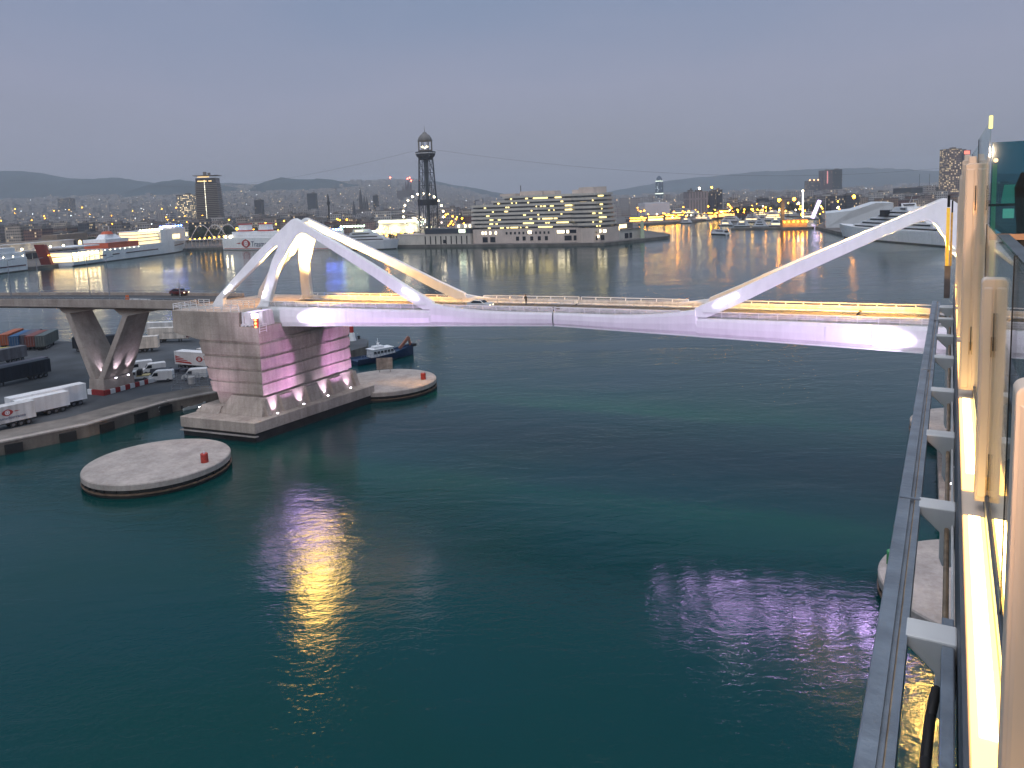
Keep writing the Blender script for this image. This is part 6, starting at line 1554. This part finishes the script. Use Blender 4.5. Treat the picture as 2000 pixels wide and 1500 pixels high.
tower_box("office_block", "pale block with ribbed front by the inner harbour", "office block", 1345, 1383, 375, 1350, 40, facade("ribbed_pale", (0.40, 0.34, 0.33), (0.14, 0.13, 0.14), frac=0.02, w=5.0, h=60, wf=.35, hf=.95), group=G2)
tower_box("office_block", "dark glass block with a bright strip at its top, by the inner harbour", "office block", 1384, 1397, 376, 1360, 30, M_fac["dark"], group=G2)
tower_box("office_block", "slim dark glass block next to the ribbed pale block", "office block", 1399, 1411, 371, 1380, 30, M_fac["dark"], group=G2)
tower_box("office_block", "square pale tower with a white lamp on top, beside the ribbed block", "office block", 1346, 1354, 372, 1390, 14, M_fac["pale"], group=G2)
b_ = MB(); a, c = Q(1259, 397, 1180), Q(1308, 397, 1180); b_.b2((a.x, 1180, GZ), (c.x, 1240, a.z)); tag(b_.build("white_hall", mat("white_cladding", (0.55, 0.55, 0.60), 0.5, 0.05, 0.1)), "plain pale hall behind the mole's tip", "hall")
# bullet shaped glass tower
YB = 3300; p = Q(1288, 400, YB)
ag = empty("bullet_tower", (p.x, YB, hill_z(p.x, YB) - 2), 0, "rounded bullet shaped glass tower on the hazy skyline above the mole", "tower")
h = Q(1288, 343, YB).z - hill_z(p.x, YB) + 2
MB().lathe([(15.5, 0), (17, h * .3), (17, h * .62), (15.5, h * .78), (11.5, h * .9), (6.5, h * .97), (0.3, h)], n=24).build("glass_shell", facade("bullet_glass", (0.07, 0.10, 0.13), (0.02, 0.03, 0.05), (0.8, 0.95, 1.0), 0.10, 6, 6, 1.5), ag, smooth=True)
bl = MB(); bl.lathe([(15.6, h * .785), (15.9, h * .79), (15.3, h * .81), (15, h * .812)], n=24); bl.lathe([(17.1, h * .33), (17.3, h * .335), (17.3, h * .36), (17.1, h * .365)], n=24); bl.build("lit_band", lamp("bullet_light", (0.9, 1.0, 0.8), 1.6), ag)
# twin and single towers at the right
def red_top(r, w, d, h):
    m_ = MB(); m_.b2((-w * .10, -d / 2 - .6, h * .55), (w * .02, -d / 2 - .1, h * .97)); m_.build("red_lit_edge", lamp("red_edge", (1.0, 0.35, 0.30), 0.7), r)
tower_box("office_tower", "grey red tower with a red lit edge, left of a skyline pair", "tower", 1608, 1626, 333, 2700, 40, facade("grey_red", (0.20, 0.14, 0.14), frac=0.03), red_top, G2)
tower_box("office_tower", "tall dark green grey tower, right half of the pair on the right skyline", "tower", 1626, 1645, 331, 2720, 40, facade("dk_green", (0.05, 0.065, 0.075), frac=0.02), None, G2)
tower_box("office_block", "lower wide dark block below the tower pair", "office block", 1582, 1655, 372, 2600, 60, M_fac["dark"], None, G2)
def red_lamps(r, w, d, h):
    m_ = MB()
    for x in (-.42, .0, .4): m_.ball((w * x, -d / 2, h + 2.5), 2.3)
    m_.build("roof_lamp", lamp("orange_red_roof_lamp", (1, 0.45, 0.2), 7), r)
tower_box("office_tower", "dark block with three orange red roof lamps, left of the tower pair", "tower", 1580, 1600, 353, 2650, 40, M_fac["dark"], red_lamps, G2)
tower_box("apartment_tower", "tall pinkish tower sprinkled with lit windows, beside the ship's posts", "tower", 1852, 1879, 291, 1500, 30, facade("pink_lit", (0.22, 0.16, 0.15), frac=0.33, w=3.4, h=3.4, es=0.9), None, G2, 0.97)
tower_box("apartment_tower", "dark tower with a red glow, close behind the pinkish lit tower", "tower", 1881, 1896, 294, 1650, 30, M_fac["dark"], lambda r, w, d, h: MB().box((0, -d / 2 - .5, h - 4), (w * .7, .6, 7)).build("red_sign", lamp("red_sign_glow", (1, 0.22, 0.15), 1.6), r), G2)
tower_box("exhibition_hall", "long low black roofed hall on the right skyline with two thin masts", "hall", 1780, 1852, 366, 1900, 90, mat("hall_black", (0.02, 0.024, 0.03), 0.6), lambda r, w, d, h: [MB().tube((x, 0, h), (x, 0, h + 34), 0.5, 6).build("mast", M_tw, r) for x in (-w * .02, w * .26)], G2)
# column with a statue
p = Q(644, 440, 1250); hc = Q(642, 379, 1250).z - GZ
cc = empty("monument_column", (p.x, 1250, GZ), 0, "tall dark monument column with a statue on top, right of the arch's head", "monument")
MB().lathe([(4, 0), (3.4, 9), (1.5, 10), (1.35, hc * .70), (2.6, hc * .72), (2.6, hc * .79), (1.6, hc * .80), (1.3, hc * .86)], n=16).build("column", mat("monument_iron", (0.025, 0.024, 0.028), 0.6), cc)
MB().lathe([(1.0, hc * .86), (1.2, hc * .92), (0.8, hc * .97), (0.5, hc)], n=10).build("statue", mat("monument_bronze", (0.02, 0.02, 0.02), 0.6), cc)
# cathedral spires and the big unfinished church with cranes
def church(label, x, Y, spires, base, group="churches on the skyline"):
    p = Q(x, 400, Y); zb_ = hill_z(p.x, Y) - 2
    r = empty("church", (p.x, Y, zb_), 0, label, "church", group)
    MB().box((0, 0, base[1] / 2), (base[0], base[0] * .7, base[1])).build("nave", mat("church_stone", (0.12, 0.105, 0.10), 0.9), r)
    for dx, yt, w in spires:
        a = Q(x + dx, yt, Y); s_ = MB(); s_.lathe([(w, 0), (w * .9, (a.z - zb_) * .62), (w * .5, (a.z - zb_) * .82), (0.15, a.z - zb_)], (a.x - p.x, 0, 0), 8); s_.build("spire", mat("spire_stone", (0.09, 0.085, 0.09), 0.9), r)
    return r
church("cathedral with one tall pointed spire and two stubs, hazy right of the column", 707, 2000, [(-4, 366, 5), (4, 382, 4.5), (9, 384, 4)], (42, 26))
church("grey church with one small spire left of the cathedral", 690, 1800, [(0, 391, 4)], (26, 14))
sf = church("large hazy church with clustered spires, left of the lattice tower", 794, 3500, [(-7, 362, 7), (-2, 353, 8), (3, 350, 8), (8, 358, 7)], (75, 60))
for k, (x, yt) in enumerate(((762, 347), (800, 347), (803, 353), (819, 353), (796, 349))):
    p = Q(x, yt, 3450); o = MB(); o.ball((0, 0, 0), 3.0); ob = o.build("crane_lamp", L_red); ob.location = p; zb_ = hill_z(p.x, 3450)
    mst = MB(); mst.tube((0, 0, -(p.z - zb_)), (0, 0, 0), 0.7, 5); mst.tube((-14, 0, -4), (22, 0, -4), 0.5, 4); root = empty("tower_crane", p, 0, ("tower crane with a red lamp, leftmost over the hazy church", "tower crane with a red lamp just right of the hazy church's spires", "lower tower crane with a red lamp right of the spires", "tower crane with a red lamp against the lattice tower's left legs", "tower crane with a red lamp among the church's spires")[k], "crane", "cranes over the church")
    ob.parent = root; ob.location = (0, 0, 0); mo = mst.build("mast", M_tw, root)

# ------------------------------------------------------------------ town houses
rn = random.Random(21)
keys = list(M_fac)
protoh = []
for k in range(14):
    w, d, h = rn.uniform(14, 30), rn.uniform(14, 26), rn.uniform(12, 24)
    b = MB(); b.box((0, 0, h / 2), (w, d, h)); r = MB(); r.box((0, 0, h + .4), (w + .6, d + .6, .8)); r.box((w * rn.uniform(-.25, .25), d * .1, h + 1.8), (w * .25, d * .3, 2.2)); r.box((w * .3, -d * .2, h + 1.3), (1.5, 1.5, 1.4))
    protoh.append((b, r, M_fac[keys[k % len(keys)]], w, d, h))
heads = []
GH = "town houses near the harbour front"
cnt = 0
def house_free(x, y):
    p = Vector((x, y))
    for c, r in keep_out:
        if (p - c).length < r: return False
    return True
keep_out = [(Vector((cx, CY + 16)), 45), (Vector((Q(794, 400, 850).x, 860)), 60)]
rows = []
for Yb in (1010, 1060, 1115, 1180, 1250, 1330, 1420):
    xl, xr = Q(-30, 420, Yb).x, Q(460, 420, Yb).x
    if Yb >= 1115: xr = Q(905, 420, Yb).x
    x = xl
    while x < xr:
        k = rn.randrange(14); b, r, m, w, d, h = protoh[k]
        if rn.random() < 0.93 and house_free(x + w / 2, Yb): rows.append((x + w / 2, Yb + rn.uniform(-14, 14), k))
        x += w + rn.choice((0.5, 1, 1, 7))
    xl, xr = Q(1420, 400, Yb).x, Q(1900, 400, Yb).x
    if Yb >= 1250:
        x = xl
        while x < xr:
            k = rn.randrange(14); b, r, m, w, d, h = protoh[k]
            if rn.random() < 0.9: rows.append((x + w / 2, Yb + rn.uniform(-14, 14), k))
            x += w + rn.choice((1, 3, 9))
rows.sort(key=lambda t: t[1]); rows = rows[:285]
first = {}
for x, y, k in rows:
    b, r, m, w, d, h = protoh[k]
    if k not in first:
        root = empty("town_house"); b.build("wall", m, root); r.build("roof", M_roof, root); first[k] = root
    else: root = copy_tree(first[k])
    root.location = (x, y, max(GZ, hill_z(x, y)) - 0.5); root.rotation_euler = (0, 0, R(rn.choice((-8, -4, 0, 5, 10)))); root.scale = (1, 1, rn.uniform(0.8, 1.3))
    tag(root, "flat roofed town house in the packed rooftops near the harbour front", "house", GH)
# the rest of the town climbing to the hills reads as one mass
fm = MB(); rn = random.Random(33)
Y = 1490.0
while Y < 6300:
    xl, xr = Q(-60, 400, Y).x, Q(1960, 380, Y).x; step = 20 + Y * 0.006
    x = xl
    while x < xr:
        w = rn.uniform(10, 26) * (0.7 + Y / 4000); d = rn.uniform(10, 24) * (.7 + Y / 4000); h = rn.uniform(9, 21) * (1 if rn.random() < .95 else 1.9)
        yy = Y + rn.uniform(-.4, .4) * step; z = max(GZ, hill_z(x, yy)) - 2
        if rn.random() < .9 and house_free(x, yy): fm.box((x + w / 2, yy, z + h / 2 + 1), (w, d, h + 2), rz=rn.uniform(-.25, .25))
        x += w + rn.choice((0.5, 2, 5, 14)) * (1 + Y / 5000)
    Y += step * 1.25
tag(fm.build("distant_houses", M_far), "mass of hazy rooftops climbing to the hills", "houses", None, "stuff")
for nm, m, n_, sz in (("distant_warm_lights", lamp("far_warm", (1.0, 0.66, 0.30), 4), 200, 0.0005), ("distant_white_lights", lamp("far_white", (0.95, 0.97, 1.0), 3.5), 150, 0.00042)):
    lb = MB()
    for k in range(n_):
        yy = rn.uniform(1500, 5200) ** 1.0; x = Q(rn.uniform(-10, 1900), 400, yy).x; z = max(GZ, hill_z(x, yy)) + rn.uniform(8, 26); lb.ball((x, yy, z), yy * sz * rn.uniform(.6, 1.25), 0, 6)
    tag(lb.build(nm, m), "scattered far street lights among the hazy rooftops", "lights", None, "stuff")
# restaurants on the inner quay: low lit pavilions
GR = "lit restaurants on the inner quay"
for k, (x0, x1, yt, Y, lb) in enumerate(((1228, 1262, 424, 1120, "orange lit restaurant pavilion just behind the mole's tip"), (1264, 1296, 421, 1130, "yellow lit restaurant pavilion second along the inner quay"), (1298, 1330, 418, 1160, "dark roofed pavilion with a lit terrace, middle of the inner quay"), (1372, 1402, 413, 1170, "long warm lit pavilion below the ribbed pale block"), (1402, 1436, 409, 1190, "bright gold lit pavilion roof at the right of the inner quay"))):
    a, b = Q(x0, yt, Y), Q(x1, yt, Y); r = empty("restaurant", ((a.x + b.x) / 2, Y, GZ), R(rn.uniform(-8, 8)), lb, "restaurant", GR); w = b.x - a.x; h = max(5, a.z - GZ)
    MB().b2((-w / 2, 0, 0), (w / 2, 18, h * .55)).build("wall", M_fac["dark"], r); MB().b2((-w / 2 - 1, -4, h * .8), (w / 2 + 1, 19, h)).build("roof", M_roof, r)
    m_ = MB(); m_.b2((-w / 2 + 1, -.3, 1.0), (w / 2 - 1, -.05, h * .45)); m_.build("lit_front", lamp("restaurant_glow", (1.0, 0.6, 0.2), 2.0) if k != 1 else L_win, r)
    m_ = MB(); m_.b2((-w / 2 + 1, -3.8, h * .7), (w / 2 - 1, -3.5, h * .79)); m_.build("light_line", L_orange if k in (0, 4) else L_warm, r)

# ------------------------------------------------------------------ trees
M_leaf = [mat("leaf_dark", (0.028, 0.040, 0.022), 0.8, 0.4, 0.4), mat("leaf_mid", (0.050, 0.065, 0.032), 0.8, 0.4, 0.4)]
M_bark = mat("bark", (0.06, 0.045, 0.035), 0.9, 0.3, 1)
def tree_proto(seed, h=11):
    rn = random.Random(seed); root = empty("broadleaf_tree")
    t = MB(); t.tube((0, 0, -.5), (0, 0, h * .5), 0.32, 6, 0, 0.18)
    cl_ = []
    for k in range(7):
        a = rn.uniform(0, 6.28); q_ = rn.uniform(1.2, 3.2); c = Vector((q_ * math.cos(a), q_ * math.sin(a), rn.uniform(h * .5, h * .88))); cl_.append((c, rn.uniform(1.3, 2.2))); t.tube((0, 0, h * .4), c, 0.14, 4, 0, 0.05)
    t.build("trunk", M_bark, root)
    c_ = MB()
    for c, r in cl_:
        for k in range(46):
            v = Vector((rn.gauss(0, 1), rn.gauss(0, 1), rn.gauss(0, .8))).normalized() * r * rn.uniform(.55, 1.1); p = c + v
            n1 = Vector((rn.gauss(0, 1), rn.gauss(0, 1), rn.gauss(0, 1))).normalized() * rn.uniform(.3, .6); n2 = n1.cross(Vector((rn.gauss(0, 1), rn.gauss(0, 1), rn.gauss(0, 1)))).normalized() * rn.uniform(.25, .5)
            c_.add([p - n1, p - n2, p + n1, p + n2], [(0, 1, 2, 3)], 0 if rn.random() < .6 else 1)
    c_.build("crown", M_leaf, root); return root
tp_ = [tree_proto(s) for s in (1, 2, 3, 4)]
used = [False] * 4
def put_tree(x, y, Y, label, group, sc_=1.0):
    p = Q(x, y, Y); k = rn.randrange(4)
    if used[k]: o = copy_tree(tp_[k])
    else: o = tp_[k]; used[k] = True
    z = max(GZ, hill_z(p.x, Y)) if Y > 1500 else GZ
    o.location = (p.x, Y, z); o.rotation_euler = (0, 0, rn.uniform(0, 6)); s = sc_ * rn.uniform(.8, 1.25); o.scale = (s, s, s * rn.uniform(.9, 1.2)); tag(o, label, "tree", group)
for k in range(46): put_tree(366 + k * 6.6 + rn.uniform(-2, 2), 445, rn.uniform(930, 1000), "dark round headed tree in the row behind the ferries", "trees behind the ferries", 1.25)
for k in range(30): put_tree(1430 + k * 5.9 + rn.uniform(-2, 2), 410, rn.uniform(1120, 1230), "dark tree in the park row behind the marina", "trees behind the marina", 1.3)
for k in range(14): put_tree(736 + k * 6.2 + rn.uniform(-2, 2), 460, rn.uniform(772, 800), "dark tree among the café's string lights", "trees by the café", 0.75)
for k in range(16): put_tree(180 + k * 12 + rn.uniform(-3, 3), 450, rn.uniform(930, 990), "dark tree between the old hall and the town houses", "trees behind the old hall", 1.1)
for k in range(7): put_tree(1322 + k * 12, 420, rn.uniform(1130, 1160), "dark tree beside the inner quay restaurants", "trees on the inner quay", 0.9)
for k in range(4):
    if not used[k]: put_tree(300 + 20 * k, 450, 990, "dark tree between the old hall and the town houses", "trees behind the old hall", 1.0)

# ------------------------------------------------------------------ the hazy evening air
hm = bpy.data.materials.new("evening_haze"); hm.use_nodes = True; n_, l_ = hm.node_tree.nodes, hm.node_tree.links; n_.clear()
ho = n_.new("ShaderNodeOutputMaterial"); pv_ = n_.new("ShaderNodeVolumePrincipled"); pv_.inputs["Color"].default_value = (0.86, 0.92, 1.0, 1); pv_.inputs["Density"].default_value = HAZE; pv_.inputs["Anisotropy"].default_value = 0.2
l_.new(pv_.outputs[0], ho.inputs["Volume"])
hz = MB(); hz.b2((-9500, -1900, -60), (9500, 10800, 420)); hzo = hz.build("haze", hm); tag(hzo, kind="stuff")
